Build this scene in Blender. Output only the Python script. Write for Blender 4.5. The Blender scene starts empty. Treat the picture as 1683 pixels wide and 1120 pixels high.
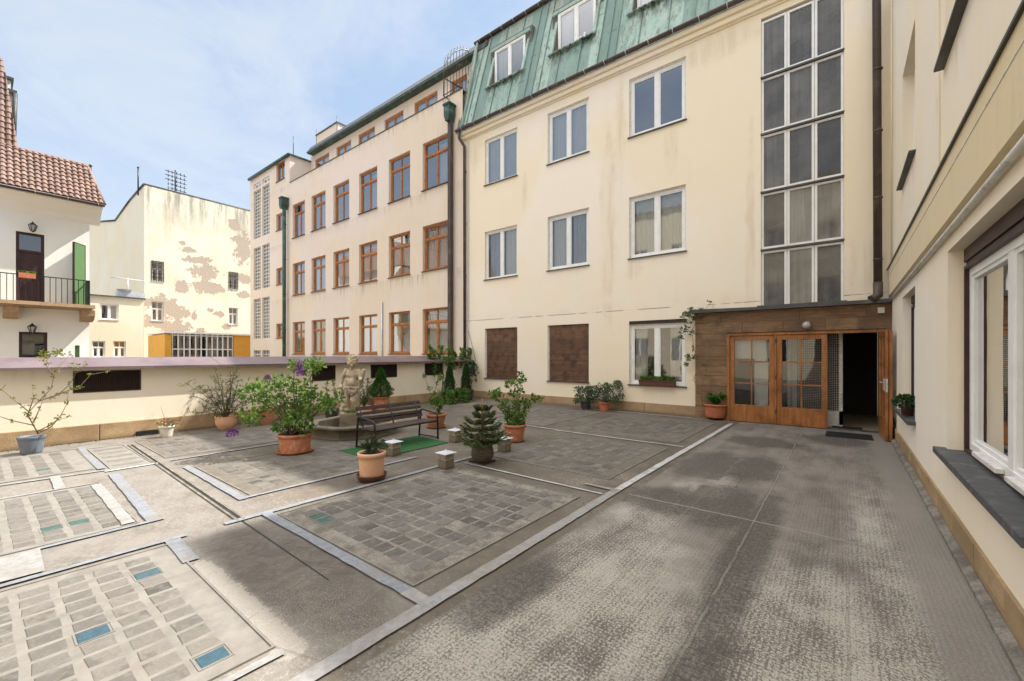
import bpy, bmesh, math, random
from mathutils import Vector, Matrix
random.seed(7)
R = math.radians
sc = bpy.context.scene
COL = sc.collection
# ------------------------------------------------------------------ camera numbers (measured)
F = 693.4; EYE = 1.55; HOR = 583.0; YAW = math.atan(545.5 / F)
SN, CS = math.sin(YAW), math.cos(YAW)
def _ray(x, y):
    u = (x - 841.5) / F
    return (-SN + u * CS, CS + u * SN, (HOR - y) / F)
def G(x, y, z=0.0):
    d = _ray(x, y); t = (z - EYE) / d[2]; return Vector((d[0] * t, d[1] * t, z))
def FY(x, y, Y=11.1):
    d = _ray(x, y); t = Y / d[1]; return (d[0] * t, EYE + d[2] * t)
def FX(x, y, X):
    d = _ray(x, y); t = X / d[0]; return (d[1] * t, EYE + d[2] * t)

# ------------------------------------------------------------------ materials
class NM:
    def __init__(s, name):
        s.m = bpy.data.materials.new(name); s.m.use_nodes = True
        s.t = s.m.node_tree; s.t.nodes.clear()
        s.out = s.n('ShaderNodeOutputMaterial')
        s._obj = None; s.world = False
    def n(s, ty, **kw):
        nd = s.t.nodes.new(ty)
        for k, v in kw.items(): setattr(nd, k, v)
        return nd
    def l(s, a, b): s.t.links.new(a, b)
    def put(s, sock, v):
        if isinstance(v, bpy.types.NodeSocket): s.l(v, sock)
        elif isinstance(v, (tuple, list)) and len(v) == 3 and sock.type == 'RGBA': sock.default_value = (*v, 1)
        else: sock.default_value = v
    @property
    def obj(s):
        if s._obj is None: s._obj = s.n('ShaderNodeNewGeometry').outputs['Position'] if s.world else s.n('ShaderNodeTexCoord').outputs['Object']
        return s._obj
    def xyz(s, v=None):
        nd = s.n('ShaderNodeSeparateXYZ'); s.l(v or s.obj, nd.inputs[0]); return nd.outputs
    def scaled(s, v, k):
        nd = s.n('ShaderNodeMapping'); s.l(v or s.obj, nd.inputs[0]); nd.inputs['Scale'].default_value = k; return nd.outputs[0]
    def noise(s, scale, detail=4, rough=.55, vec=None, dist=0):
        nd = s.n('ShaderNodeTexNoise'); s.l(vec or s.obj, nd.inputs['Vector'])
        nd.inputs['Scale'].default_value = scale; nd.inputs['Detail'].default_value = detail
        nd.inputs['Roughness'].default_value = rough; nd.inputs['Distortion'].default_value = dist
        return nd.outputs['Fac']
    def voro(s, scale, vec=None, feature='F1', out='Distance'):
        nd = s.n('ShaderNodeTexVoronoi', feature=feature); s.l(vec or s.obj, nd.inputs['Vector']); nd.inputs['Scale'].default_value = scale
        return nd.outputs[out]
    def step(s, v, a, b, lo=0., hi=1.):
        nd = s.n('ShaderNodeMapRange', interpolation_type='SMOOTHSTEP'); s.put(nd.inputs[0], v)
        nd.inputs[1].default_value = a; nd.inputs[2].default_value = b; nd.inputs[3].default_value = lo; nd.inputs[4].default_value = hi
        return nd.outputs[0]
    def ma(s, op, a, b=0., c=None, clamp=False):
        nd = s.n('ShaderNodeMath', operation=op, use_clamp=clamp); s.put(nd.inputs[0], a); s.put(nd.inputs[1], b)
        if c is not None: s.put(nd.inputs[2], c)
        return nd.outputs[0]
    def mix(s, f, a, b, mode='MIX'):
        nd = s.n('ShaderNodeMix', data_type='RGBA', blend_type=mode); s.put(nd.inputs[0], f)
        s.put(nd.inputs[6], a); s.put(nd.inputs[7], b); return nd.outputs[2]
    def tone(s):
        nd = s.n('ShaderNodeAttribute', attribute_name='tone'); return nd.outputs['Fac']
    def ell(s, P, cx, cy, rx, ry, warp, amt=.5, soft=.25):
        dx = s.ma('DIVIDE', s.ma('SUBTRACT', P[0], cx), rx); dy = s.ma('DIVIDE', s.ma('SUBTRACT', P[1], cy), ry)
        d = s.ma('SQRT', s.ma('ADD', s.ma('MULTIPLY', dx, dx), s.ma('MULTIPLY', dy, dy)))
        d = s.ma('ADD', d, s.ma('MULTIPLY', s.ma('SUBTRACT', warp, .5), amt * 2))
        return s.step(d, 1 - soft, 1 + soft, 1, 0)
    def fin(s, col, rough=.8, bump=None, bs=.3, bd=.01, metal=0., spec=.4, extra=None):
        p = s.n('ShaderNodeBsdfPrincipled'); s.put(p.inputs['Base Color'], col); s.put(p.inputs['Roughness'], rough)
        p.inputs['Metallic'].default_value = metal; p.inputs['Specular IOR Level'].default_value = spec
        if bump is not None:
            b = s.n('ShaderNodeBump'); s.put(b.inputs['Height'], bump); b.inputs['Strength'].default_value = bs; b.inputs['Distance'].default_value = bd
            s.l(b.outputs[0], p.inputs['Normal'])
        s.l(p.outputs[0], s.out.inputs[0]); s.p = p
        return s.m
def plaster(name, col, dirt=(.25, .2, .13), amt=.35, streak=.3, seamz=None, dark_low=0., bandz=None, stains=(), bamt=.5):
    m = NM(name); m.world = True; P = m.xyz()
    big = m.noise(.55, 5, .6); mid = m.noise(3.2, 6, .65); fine = m.noise(60, 3, .6)
    st = m.noise(1., 5, .6, m.scaled(None, (5.5, 5.5, .55)))
    c = m.mix(m.step(m.noise(.3, 3), .4, .6), col, tuple(k * q for k, q in zip(col, (1., .96, .86))))
    c = m.mix(m.step(big, .3, .75, 0, amt * .5), c, tuple(k * .82 for k in col))
    c = m.mix(m.step(mid, .5, .8, 0, amt * .45), c, tuple(k * q for k, q in zip(col, (.9, .84, .7))))
    c = m.mix(m.ma('MULTIPLY', m.step(st, .52, .8, 0, streak), m.step(big, .35, .6)), c, dirt)
    c = m.mix(m.step(fine, .3, .7, 0, .10), c, tuple(k * .75 for k in col))
    if seamz is not None:
        w = m.ma('ABSOLUTE', m.ma('SUBTRACT', m.ma('ADD', P[2], m.ma('MULTIPLY', mid, .02)), seamz))
        ln = m.ma('MULTIPLY', m.step(w, .006, .014, 1, 0), m.step(m.noise(2.2, 4), .4, .55, 0, .8))
        c = m.mix(ln, c, (.16, .12, .08))
        w2 = m.step(m.ma('SUBTRACT', P[2], seamz), 0, .35, 1, 0)
        w2 = m.ma('MULTIPLY', w2, m.step(m.ma('SUBTRACT', P[2], seamz), -.02, .0))
        c = m.mix(m.ma('MULTIPLY', w2, m.step(mid, .4, .7, 0, .22)), c, dirt)
    for cx, cz, rx, rz in stains:
        e_ = m.ell((P[0], P[2]), cx, cz, rx, rz, mid, 1.3, .6); c = m.mix(m.ma('MULTIPLY', e_, m.step(st, .38, .62, .1, .42)), c, (.60, .47, .30))
    if bandz is not None:
        for z0, h in bandz:
            w = m.ma('SUBTRACT', z0, P[2])
            k = m.ma('MULTIPLY', m.step(w, 0, .01), m.step(w, 0, h, 1, 0))
            k = m.ma('MULTIPLY', k, m.ma('MULTIPLY', m.step(m.noise(1., 5, .7, m.scaled(None, (9, 9, .5))), .45, .7, 0, bamt), m.step(m.noise(.9, 3), .40 if bamt < .6 else .3, .58)))
            c = m.mix(k, c, dirt)
    hgt = m.ma('ADD', m.ma('MULTIPLY', fine, .5), m.ma('MULTIPLY', mid, 1.2))
    return m.fin(c, .88, hgt, .35, .012, spec=.2)
def simple(name, col, rough=.6, var=.25, scale=8, bump=.15, metal=0., spec=.4, tone=False, dirt=None, dscale=3):
    m = NM(name); n = m.noise(scale, 5, .6)
    c = m.mix(m.step(n, .3, .75, 0, 1), col, tuple(k * (1 - var) for k in col))
    if tone: c = m.mix(m.tone(), c, tuple(k * .55 for k in col))
    if dirt: c = m.mix(m.step(m.noise(dscale, 6, .7), .5, .68, 0, .75), c, dirt)
    return m.fin(c, rough, m.noise(scale * 6, 3), bump, .006, metal, spec)
M = {}
CREAM = (.87, .785, .655)
M['hall_dark'] = simple('hall_shade_dark', (.04, .034, .028), .9, .3, 2, 0)  # near-black hall walls: the doorway's shade is put into their colour
M['cheek'] = simple('brown_copper_cheek', (.19, .145, .12), .7, .3, 6, .2)
M['cream'] = plaster('cream_plaster', CREAM, dirt=(.6, .5, .36), amt=.22, streak=.14, seamz=2.78, stains=[(-5.25, 5.3, .22, 2.4), (-4.9, 7.6, .12, 1.6), (-3.5, 6.9, .15, .45), (-6.4, 8.6, .2, .3), (-10.4, 8.8, .3, .5), (-2.4, 9.0, .8, .3), (-4.5, 3.9, .2, .25), (-1.7, 4.3, .08, 2.0), (.35, 3.4, .3, .5), (-8.2, 6.9, .1, .5), (-3.0, 1.4, .12, .3)])
M['cream_r'] = plaster('wing_plaster', (.87, .80, .69), dirt=(.5, .4, .26), amt=.3, streak=.25, bandz=[(3.1, .6), (4.12, .4)])
M['band'] = plaster('band_plaster', (.74, .64, .46), dirt=(.45, .36, .22), amt=.5, streak=.5)
M['parapet'] = plaster('parapet_plaster', (.80, .735, .61), dirt=(.5, .4, .26), amt=.3, streak=.2, bandz=[(1.32, .3)])
M['pink'] = plaster('pink_plaster', (.755, .655, .57), dirt=(.40, .34, .28), amt=.4, streak=.35, bamt=.95, bandz=[(8.05, .6), (4.8, .7), (11.35, .5)])
M['white_wall'] = plaster('white_wall_plaster', (.82, .82, .82), dirt=(.5, .5, .5), amt=.25, streak=.12)
M['annex'] = plaster('annex_plaster', (.78, .7, .56), amt=.35, streak=.25)
M['ochre'] = simple('ochre_panel', (.72, .36, .05), .6, .1, 2)
M['white'] = simple('white_paint', (.84, .83, .8), .45, .1, 5, .08)
M['oldwhite'] = simple('old_white_paint', (.74, .72, .67), .6, .2, 9, .2, dirt=(.35, .32, .27), dscale=14)
M['orange_frame'] = simple('varnished_orange_wood', (.46, .17, .045), .45, .35, 12, .2, dirt=(.14, .07, .03), dscale=4)
M['brown_metal'] = simple('brown_painted_metal', (.075, .05, .042), .45, .3, 6, .1, dirt=(.14, .10, .08))
M['green_metal'] = simple('dark_green_metal', (.035, .07, .055), .5, .3, 6, .1, dirt=(.12, .22, .18))
M['dark_metal'] = simple('dark_grey_metal', (.07, .07, .07), .5, .3, 6, .1, dirt=(.16, .15, .13))
M['slate_sill'] = simple('grey_stone_sill', (.075, .08, .085), .55, .35, 14, .35, dirt=(.16, .165, .16), dscale=12)
M['black_metal'] = simple('black_iron', (.018, .018, .02), .4, .2, 8, .05)
M['galv'] = simple('galvanised_sheet', (.62, .65, .68), .42, .25, 7, .3, metal=.35, dirt=(.4, .42, .43), dscale=16)
M['dark_int'] = simple('dark_interior', (.05, .043, .037), .9, .3, 2, 0)
M['room'] = simple('room_interior', (.16, .15, .135), .9, .3, 2, 0)
M['mid_int'] = simple('stairwell_interior', (.34, .31, .27), .9, .3, 2, 0)
M['louvre'] = simple('brown_louvre_metal', (.062, .04, .034), .5, .2, 8, .1)
M['terracotta'] = simple('terracotta', (.52, .20, .10), .75, .25, 7, .3, dirt=(.62, .44, .34), dscale=9)
M['terra_red'] = simple('red_terracotta', (.50, .15, .07), .75, .25, 9, .3, dirt=(.5, .26, .17), dscale=9)
M['terra_old'] = simple('old_stained_terracotta', (.44, .18, .09), .8, .3, 6, .4, dirt=(.22, .14, .09), dscale=6)
M['terra_pale'] = simple('pale_terracotta', (.68, .38, .23), .75, .12, 5, .2, dirt=(.72, .48, .34), dscale=9)
M['brown_plastic'] = simple('brown_saucer', (.12, .045, .03), .6, .3, 8, .1)
M['pot_grey'] = simple('blue_grey_pot', (.16, .19, .23), .5, .2, 5, .1, dirt=(.24, .27, .3), dscale=5)
M['pot_dark'] = simple('dark_plastic_pot', (.04, .045, .05), .5, .2, 5, .1)
M['pot_white'] = simple('white_pot', (.70, .66, .58), .6, .15, 7, .2, dirt=(.5, .44, .34))
M['pot_teal'] = simple('grey_green_pot', (.11, .16, .16), .6, .2, 7, .2)
M['soil'] = simple('soil', (.05, .03, .02), .95, .5, 30, .8)
M['mat_green'] = simple('green_turf_mat', (.018, .115, .03), .9, .35, 60, .9, dirt=(.045, .085, .03), dscale=5)
M['rubber'] = simple('black_rubber', (.02, .02, .022), .7, .3, 40, .4)
M['lampglass'] = simple('grey_glass_globe', (.42, .4, .37), .15, .1, 4, 0, spec=.8)
M['bark'] = simple('bark', (.12, .085, .055), .9, .4, 30, .6)
M['bark_pale'] = simple('pale_stems', (.24, .18, .11), .9, .3, 30, .4)
M['purple'] = simple('purple_blossom', (.26, .07, .36), .8, .3, 40, .2, tone=True)
M['mauve'] = simple('faded_mauve_blossom', (.30, .17, .27), .8, .3, 40, .2, tone=True)
M['pinkflower'] = simple('pink_blossom', (.52, .22, .16), .8, .3, 40, .2, tone=True)
M['tan_tile'] = simple('hall_tile', (.42, .33, .23), .35, .2, 3, .1)
M['louvre_slat'] = simple('brown_slat_wood', (.21, .11, .062), .6, .45, 5, .3, tone=True, dirt=(.05, .03, .02), dscale=5)
M['green_paint'] = simple('green_painted_door', (.10, .20, .075), .5, .1, 5, .1)
M['darkwood'] = simple('dark_brown_wood', (.05, .02, .018), .5, .4, 9, .2)
M['curtain'] = simple('white_curtain', (.8, .79, .76), .9, .06, 4, .05)
M['curtain_blue'] = simple('net_curtain', (.52, .55, .58), .9, .1, 4, .05)
M['stone_corbel'] = simple('orange_sandstone', (.42, .28, .165), .85, .3, 8, .4)
M['water'] = simple('fountain_water', (.03, .035, .03), .05, .2, 3, .05, spec=.6)

def glass(name, k=1.6, base=.04, tcol=(.82, .85, .86)):
    m = NM(name); fr = m.n('ShaderNodeFresnel'); fr.inputs[0].default_value = 1.5
    fac = m.ma('ADD', m.ma('MULTIPLY', fr.outputs[0], k), base, clamp=True)
    a = m.n('ShaderNodeBsdfTransparent'); a.inputs[0].default_value = (*tcol, 1)
    g = m.n('ShaderNodeBsdfGlossy'); g.inputs['Roughness'].default_value = .015
    b = m.n('ShaderNodeBump'); m.l(m.noise(1.3, 2), b.inputs['Height']); b.inputs['Strength'].default_value = .06; b.inputs['Distance'].default_value = .03
    m.l(b.outputs[0], g.inputs['Normal'])
    x = m.n('ShaderNodeMixShader'); m.l(fac, x.inputs[0]); m.l(a.outputs[0], x.inputs[1]); m.l(g.outputs[0], x.inputs[2])
    m.l(x.outputs[0], m.out.inputs[0]); return m.m
M['glass'] = glass('window_glass', 2.2, .24)
M['glass_low'] = glass('door_glass', 1.2, .05)
M['glass_far'] = glass('glass_far', 1.6, .14, (.6, .75, .78))
def dirtyglass():
    m = NM('dusty_stair_glass'); P = m.xyz()
    s = m.noise(1., 5, .6, m.scaled(None, (16, 16, .6))); b = m.noise(1.6, 4)
    c = m.mix(m.step(s, .35, .7), (.36, .345, .315), (.27, .255, .23)); c = m.mix(m.tone(), c, (.12, .115, .11))
    d = m.n('ShaderNodeBsdfDiffuse'); m.l(c, d.inputs[0])
    t = m.n('ShaderNodeBsdfTransparent'); t.inputs[0].default_value = (.6, .58, .55, 1)
    x1 = m.n('ShaderNodeMixShader'); m.put(x1.inputs[0], m.step(b, .3, .7, .45, .75)); m.l(t.outputs[0], x1.inputs[1]); m.l(d.outputs[0], x1.inputs[2])
    g = m.n('ShaderNodeBsdfGlossy'); g.inputs['Roughness'].default_value = .06
    fr = m.n('ShaderNodeFresnel'); fr.inputs[0].default_value = 1.5
    x2 = m.n('ShaderNodeMixShader'); m.put(x2.inputs[0], m.ma('ADD', m.ma('MULTIPLY', fr.outputs[0], .6), .03)); m.l(x1.outputs[0], x2.inputs[1]); m.l(g.outputs[0], x2.inputs[2])
    m.l(x2.outputs[0], m.out.inputs[0]); return m.m
M['stairglass'] = dirtyglass()
M['glass_mid'] = glass('curtained_window_glass', 1.6, .10)

def leafmat(name, a, b, trans=.35):
    m = NM(name); c = m.mix(m.tone(), a, b)
    c = m.mix(m.step(m.noise(9, 2), .35, .7, 0, .5), c, tuple(k * .6 for k in b))
    p = m.n('ShaderNodeBsdfPrincipled'); m.l(c, p.inputs['Base Color']); p.inputs['Roughness'].default_value = .5; p.inputs['Specular IOR Level'].default_value = .3
    t = m.n('ShaderNodeBsdfTranslucent'); m.l(m.mix(1., c, (1.3, 1.4, .6), 'MULTIPLY'), t.inputs[0])
    x = m.n('ShaderNodeMixShader'); x.inputs[0].default_value = trans; m.l(p.outputs[0], x.inputs[1]); m.l(t.outputs[0], x.inputs[2])
    m.l(x.outputs[0], m.out.inputs[0]); return m.m
M['leaf'] = leafmat('green_leaves', (.20, .32, .06), (.045, .115, .028))
M['leaf_dark'] = leafmat('dark_leaves', (.06, .125, .04), (.02, .055, .02), .2)
M['leaf_fir'] = leafmat('fir_needles', (.10, .145, .03), (.028, .052, .014), .15)
M['leaf_cone'] = leafmat('spruce_needles', (.08, .19, .035), (.03, .085, .018), .2)
M['leaf_olive'] = leafmat('olive_leaves', (.20, .21, .09), (.08, .10, .045))
M['leaf_yellow'] = leafmat('yellow_green_leaves', (.30, .30, .06), (.15, .16, .04))
M['leaf_hosta'] = leafmat('broad_green_leaves', (.10, .30, .045), (.045, .15, .025))
M['leaf_grey'] = leafmat('grey_green_leaves', (.13, .18, .10), (.05, .085, .045), .2)

def floor_mat():
    m = NM('worn_bitumen_floor'); P = m.xyz(); X, Y = P[0], P[1]
    big = m.noise(.7, 6, .62, dist=.4); mid = m.noise(3., 7, .68); fine = m.noise(28, 5, .7); grit = m.noise(140, 2, .6)
    warp = m.noise(2.4, 6, .7)
    c = m.mix(m.step(big, .35, .66), (.10, .082, .064), (.175, .148, .118))
    c = m.mix(m.step(mid, .45, .68, 0, .6), c, (.21, .18, .145))
    c = m.mix(m.step(m.noise(1.3, 6, .7, dist=.8), .55, .68, 0, .5), c, (.055, .046, .038))
    # right-hand strip: ribbed grey membrane with pale worn scale
    strip = m.step(m.ma('ADD', X, m.ma('MULTIPLY', m.ma('SUBTRACT', mid, .5), .05)), -1.9, -1.85)
    def rib(coord, k):
        return m.ma('MULTIPLY_ADD', m.ma('SINE', m.ma('MULTIPLY', coord, k)), .5, .5)
    ribs = m.ma('MULTIPLY', rib(Y, 260.), rib(X, 210.))
    ribs = m.ma('POWER', ribs, .5)
    long_ = m.noise(1., 6, .65, m.scaled(None, (2.4, .55, 1)))
    cov = m.ma('ADD', m.ma('MULTIPLY', long_, .62), m.ma('MULTIPLY', mid, .38))
    gate = m.ma('ADD', m.ma('ADD', m.ma('MULTIPLY', cov, .8), m.ma('MULTIPLY', ribs, .09)), m.ma('MULTIPLY', m.ma('SUBTRACT', m.noise(84, 4, .8, m.scaled(None, (1., .62, 1))), .5), 1.15))
    sc_ = m.mix(m.step(cov, .38, .62), (.13, .112, .094), (.195, .172, .146))
    pale = m.step(gate, .38, .50, 0, .85)
    sc_ = m.mix(pale, sc_, (.275, .252, .22))
    # large named patches (bright scale and dark tar)
    br = None
    for cx, cy, rx, ry in ((-1.42, 3.05, .42, .8), (-1.15, 2.2, .45, .9), (-1.55, 1.6, .5, .5), (-1.3, 5.35, .33, .5), (-1.5, 4.0, .3, .5), (-.9, 1.5, .5, .5), (-.1, 2.6, .6, 1.2), (.35, 4.4, .3, 2.2)):
        e = m.ell(P, cx, cy, rx, ry, warp, .9, .45); br = e if br is None else m.ma('MAXIMUM', br, e)
    sc_ = m.mix(m.ma('MULTIPLY', br, m.step(gate, .36, .50, 0, .85)), sc_, (.50, .465, .41))
    dk = None
    for cx, cy, rx, ry in ((-1.55, 6.4, .35, .9), (-1.45, 4.55, .45, .45), (-.98, 4.75, .32, .75), (-.95, 6.6, .3, .8), (-.55, 1.6, .14, 1.2), (-.6, 4.0, .16, 1.6), (-1.1, 8.6, .6, .5), (-.1, 9.6, .5, .6), (-1.75, 2.2, .2, .5)):
        e = m.ell(P, cx, cy, rx, ry, warp, .7, .3); dk = e if dk is None else m.ma('MAXIMUM', dk, e)
    wx = m.ma('ADD', X, m.ma('MULTIPLY', m.ma('SUBTRACT', warp, .5), .16)); wy = m.ma('ADD', Y, m.ma('MULTIPLY', m.ma('SUBTRACT', warp, .5), .3))
    for xa, xb, y0_, y1_ in ((-1.34, -.74, 4.25, 5.35), (-1.78, -1.2, 5.65, 7.1), (-1.15, -.72, 6.0, 6.9), (-1.9, -1.35, 4.2, 4.75)):
        bx_ = m.ma('MULTIPLY', m.ma('MULTIPLY', m.step(wx, xa - .02, xa + .02), m.step(wx, xb - .02, xb + .02, 1, 0)), m.ma('MULTIPLY', m.step(wy, y0_ - .04, y0_ + .04), m.step(wy, y1_ - .04, y1_ + .04, 1, 0)))
        dk = m.ma('MAXIMUM', dk, m.ma('MULTIPLY', bx_, .9))
    sc_ = m.mix(m.ma('MULTIPLY', dk, m.step(fine, .3, .62, 1., .6)), sc_, (.072, .061, .052))
    # smooth grey apron beside the wing wall and at the door
    ap = m.step(m.ma('ADD', X, m.ma('MULTIPLY', warp, .16)), .36, .52)
    sc_ = m.mix(m.ma('MULTIPLY', ap, .8), sc_, (.25, .228, .20))
    c = m.mix(strip, c, sc_)
    # overlap seams of the membrane
    for sx, wd in ((-.66, .011), (.02, .006), (-1.22, .005)):
        w = m.ma('ABSOLUTE', m.ma('SUBTRACT', m.ma('ADD', X, m.ma('MULTIPLY', m.ma('SUBTRACT', mid, .5), .05)), sx))
        k = m.ma('MULTIPLY', m.step(w, wd * .5, wd, 1, 0), m.step(m.noise(2.5, 4), .38, .55, .1, .75))
        c = m.mix(m.ma('MULTIPLY', k, .6), c, (.33, .30, .25))
        w = m.ma('ABSOLUTE', m.ma('SUBTRACT', w, wd * 1.3)); c = m.mix(m.step(w, wd * .1, wd * .4, .5, 0), c, (.05, .042, .036))
    w = m.ma('ABSOLUTE', m.ma('SUBTRACT', m.ma('ADD', Y, m.ma('MULTIPLY', warp, .08)), 4.52))
    c = m.mix(m.ma('MULTIPLY', m.step(w, .006, .016, 1, 0), strip), c, (.30, .27, .23))
    # lime bloom left of the grate, panels field
    lw = m.step(m.ma('ADD', X, m.ma('MULTIPLY', big, 1.5)), -4.3, -1.6, 1, 0)
    near = m.step(m.ma('ADD', Y, m.ma('MULTIPLY', m.ma('SUBTRACT', warp, .5), .7)), 1.5, 2.3, 1, 0)
    lime = m.ma('MULTIPLY', near, m.step(m.ma('ADD', m.ma('MULTIPLY', mid, .6), m.ma('MULTIPLY', fine, .4)), .36, .56, .35, 1))
    c = m.mix(m.ma('MULTIPLY', lime, m.step(X, -2.0, -1.95, .72, 0)), c, (.285, .265, .238))
    sp = m.ma('MULTIPLY', m.step(m.ma('ADD', m.ma('MULTIPLY', fine, .55), m.ma('MULTIPLY', big, .45)), .56, .62), m.ma('SUBTRACT', 1., strip))
    c = m.mix(m.ma('MULTIPLY', sp, .5), c, (.42, .39, .34))
    wl = m.ma('ABSOLUTE', m.ma('SUBTRACT', Y, m.ma('ADD', 1.03, m.ma('MULTIPLY', m.ma('SUBTRACT', warp, .5), .12))))
    xr = m.ma('MULTIPLY', m.step(X, -4.1, -3.6), m.step(X, -2.25, -2.15, 1, 0))
    ef = m.ma('MULTIPLY', m.step(wl, .0, .16, 1, 0), xr)
    EF = m.step(m.ma('ADD', m.ma('MULTIPLY', ef, .42), m.ma('MULTIPLY', m.noise(34, 5, .8), .6)), .50, .58)
    e2 = m.ell(P, -2.45, 1.25, .5, .35, warp, .8, .5); SP2 = m.ma('MULTIPLY', e2, m.step(m.noise(90, 4, .8), .50, .60, 0, .45))
    # darker mottled patch right of grate
    e = m.ell(P, -3.15, 1.42, 1.15, .33, warp, .35, .2)
    c = m.mix(m.ma('MULTIPLY', e, .75), c, m.mix(m.step(m.noise(4.5, 7, .75, dist=1.), .38, .64), (.075, .062, .05), (.15, .13, .108)))
    c = m.mix(m.ma('MULTIPLY', EF, .5), c, (.50, .46, .40)); c = m.mix(SP2, c, (.44, .40, .34))
    # cracks
    cr = m.voro(1.1, m.scaled(None, (1, 1, 1)), 'DISTANCE_TO_EDGE')
    cr = m.ma('ADD', cr, m.ma('MULTIPLY', fine, .03))
    c = m.mix(m.ma('MULTIPLY', m.step(cr, .018, .026, 1, 0), m.step(big, .48, .6, 0, .28)), c, (.04, .034, .028))
    c = m.mix(m.step(grit, .3, .7, .0, .35), c, tuple([.06, .05, .042]))
    c = m.mix(m.step(m.ma('ADD', grit, m.ma('MULTIPLY', fine, .5)), .88, 1.02, 0, .6), c, (.5, .47, .41))
    hgt = m.ma('ADD', m.ma('MULTIPLY', fine, .6), m.ma('ADD', m.ma('MULTIPLY', m.ma('MULTIPLY', ribs, strip), .35), m.ma('MULTIPLY', grit, .3)))
    return m.fin(c, m.step(mid, .3, .7, .72, .9), hgt, .55, .012, spec=.3)
M['floor'] = floor_mat()
def blockmat():
    m = NM('floor_glass_blocks'); t = m.tone(); n = m.noise(14, 5, .7); g = m.noise(90, 3)
    c = m.mix(t, (.068, .060, .052), (.175, .158, .137))
    c = m.mix(m.step(n, .46, .72, 0, .45), c, (.26, .24, .21))
    c = m.mix(m.step(m.noise(5, 5, .7), .54, .64, 0, .5), c, (.06, .05, .042))
    c = m.mix(m.step(g, .3, .7, 0, .25), c, (.05, .045, .04))
    return m.fin(c, .6, m.ma('ADD', n, m.ma('MULTIPLY', g, .4)), .4, .006, spec=.45)
M['block'] = blockmat()
def groutmat():
    m = NM('panel_grout'); n = m.noise(6, 6, .7); g = m.noise(70, 4)
    b = m.noise(1.1, 5, .6)
    c = m.mix(m.step(n, .36, .62), (.15, .132, .112), (.30, .272, .235))
    c = m.mix(m.step(b, .45, .68, 0, .45), c, (.12, .104, .086))
    c = m.mix(m.step(g, .35, .7, 0, .4), c, (.07, .06, .05))
    return m.fin(c, .85, g, .5, .008, spec=.2)
M['grout'] = groutmat()
M['grout_dim'] = simple('brown_panel_grout', (.165, .142, .115), .85, .3, 7, .4, dirt=(.09, .076, .06), dscale=3)
M['grout_pale'] = simple('pale_grout', (.235, .218, .195), .85, .3, 7, .4, dirt=(.20, .178, .15), dscale=5)
M['blueblock'] = simple('blue_glass_block', (.04, .09, .115), .12, .3, 20, .2, spec=.9)
M['tealblock'] = simple('teal_glass_block', (.06, .13, .12), .2, .4, 20, .2, spec=.6)
def tapemat(name, a, b):
    m = NM(name); n = m.noise(22, 5, .7); w = m.noise(1., 4, .6, m.scaled(None, (60, 60, 1)))
    c = m.mix(m.step(n, .35, .65), a, b)
    c = m.mix(m.step(m.noise(60, 4, .7), .55, .7, 0, .45), c, (.25, .25, .25))
    c = m.mix(m.step(m.noise(3.2, 6, .75), .5, .62, 0, .6), c, (.22, .195, .165))
    return m.fin(c, .6, m.ma('ADD', n, w), .5, .006, metal=.1, spec=.4)
M['tape'] = tapemat('pale_sealing_tape', (.54, .54, .53), (.40, .41, .42))
M['tape_blue'] = tapemat('grey_blue_sealing_tape', (.26, .275, .30), (.185, .195, .215))
M['tape_white'] = tapemat('white_sealing_tape', (.32, .315, .305), (.25, .245, .235))

def copper():
    m = NM('green_copper_sheet'); m.world = True; P = m.xyz()
    n = m.noise(1.5, 6, .65); st = m.noise(1., 6, .7, m.scaled(None, (7, 7, .7))); f = m.noise(12, 5, .7)
    c = m.mix(m.step(n, .3, .7), (.26, .38, .335), (.39, .49, .43))
    c = m.mix(m.step(st, .46, .68, 0, .8), c, (.17, .19, .13))
    c = m.mix(m.step(m.noise(1., 5, .6, m.scaled(None, (14, 14, .5))), .58, .7, 0, .8), c, (.07, .075, .06))
    c = m.mix(m.step(f, .45, .75, 0, .35), c, (.42, .56, .46))
    # bare brown copper towards the top
    k = m.ma('ADD', P[2], m.ma('MULTIPLY', n, 1.2))
    c = m.mix(m.ma('MULTIPLY', m.step(k, 13.2, 14.0, 0, .65), m.step(f, .3, .6)), c, (.2, .165, .14))
    c = m.mix(m.ma('MULTIPLY', m.tone(), .8), c, (.13, .21, .18))
    for a_, b_ in ((-9.92, -8.5), (-7.25, -5.85), (-4.6, -3.2)):
        kx = m.ma('MULTIPLY', m.step(P[0], a_ - .25, a_ + .1), m.step(P[0], b_ - .1, b_ + .3, 1, 0)); kz = m.ma('MULTIPLY', m.step(P[2], 10.4, 11.1), m.step(P[2], 11.12, 11.14, 1, 0))
        c = m.mix(m.ma('MULTIPLY', m.ma('MULTIPLY', kx, kz), m.step(m.noise(1., 6, .75, m.scaled(None, (9, 9, 1.2))), .44, .58, 0, .95)), c, (.03, .033, .025))
    return m.fin(c, .6, f, .25, .01, spec=.3)
M['copper'] = copper()
def wood(name, a, b, vertical=False, tone=True, dirt=None, rough=.5):
    m = NM(name); sc3 = (3, 3, .35) if vertical else (.45, 3, 6)
    g = m.noise(5., 6, .65, m.scaled(None, sc3), .5); f = m.noise(40, 3, .6, m.scaled(None, sc3))
    c = m.mix(m.step(g, .35, .68), a, b); c = m.mix(m.step(f, .4, .7, 0, .35), c, tuple(k * .5 for k in b))
    if tone: c = m.mix(m.ma('MULTIPLY', m.tone(), .5), c, tuple(k * .45 for k in b))
    if dirt: c = m.mix(m.step(m.noise(2.3, 6, .7), .46, .66, 0, .75), c, dirt)
    return m.fin(c, rough, f, .3, .006, spec=.35)
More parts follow.
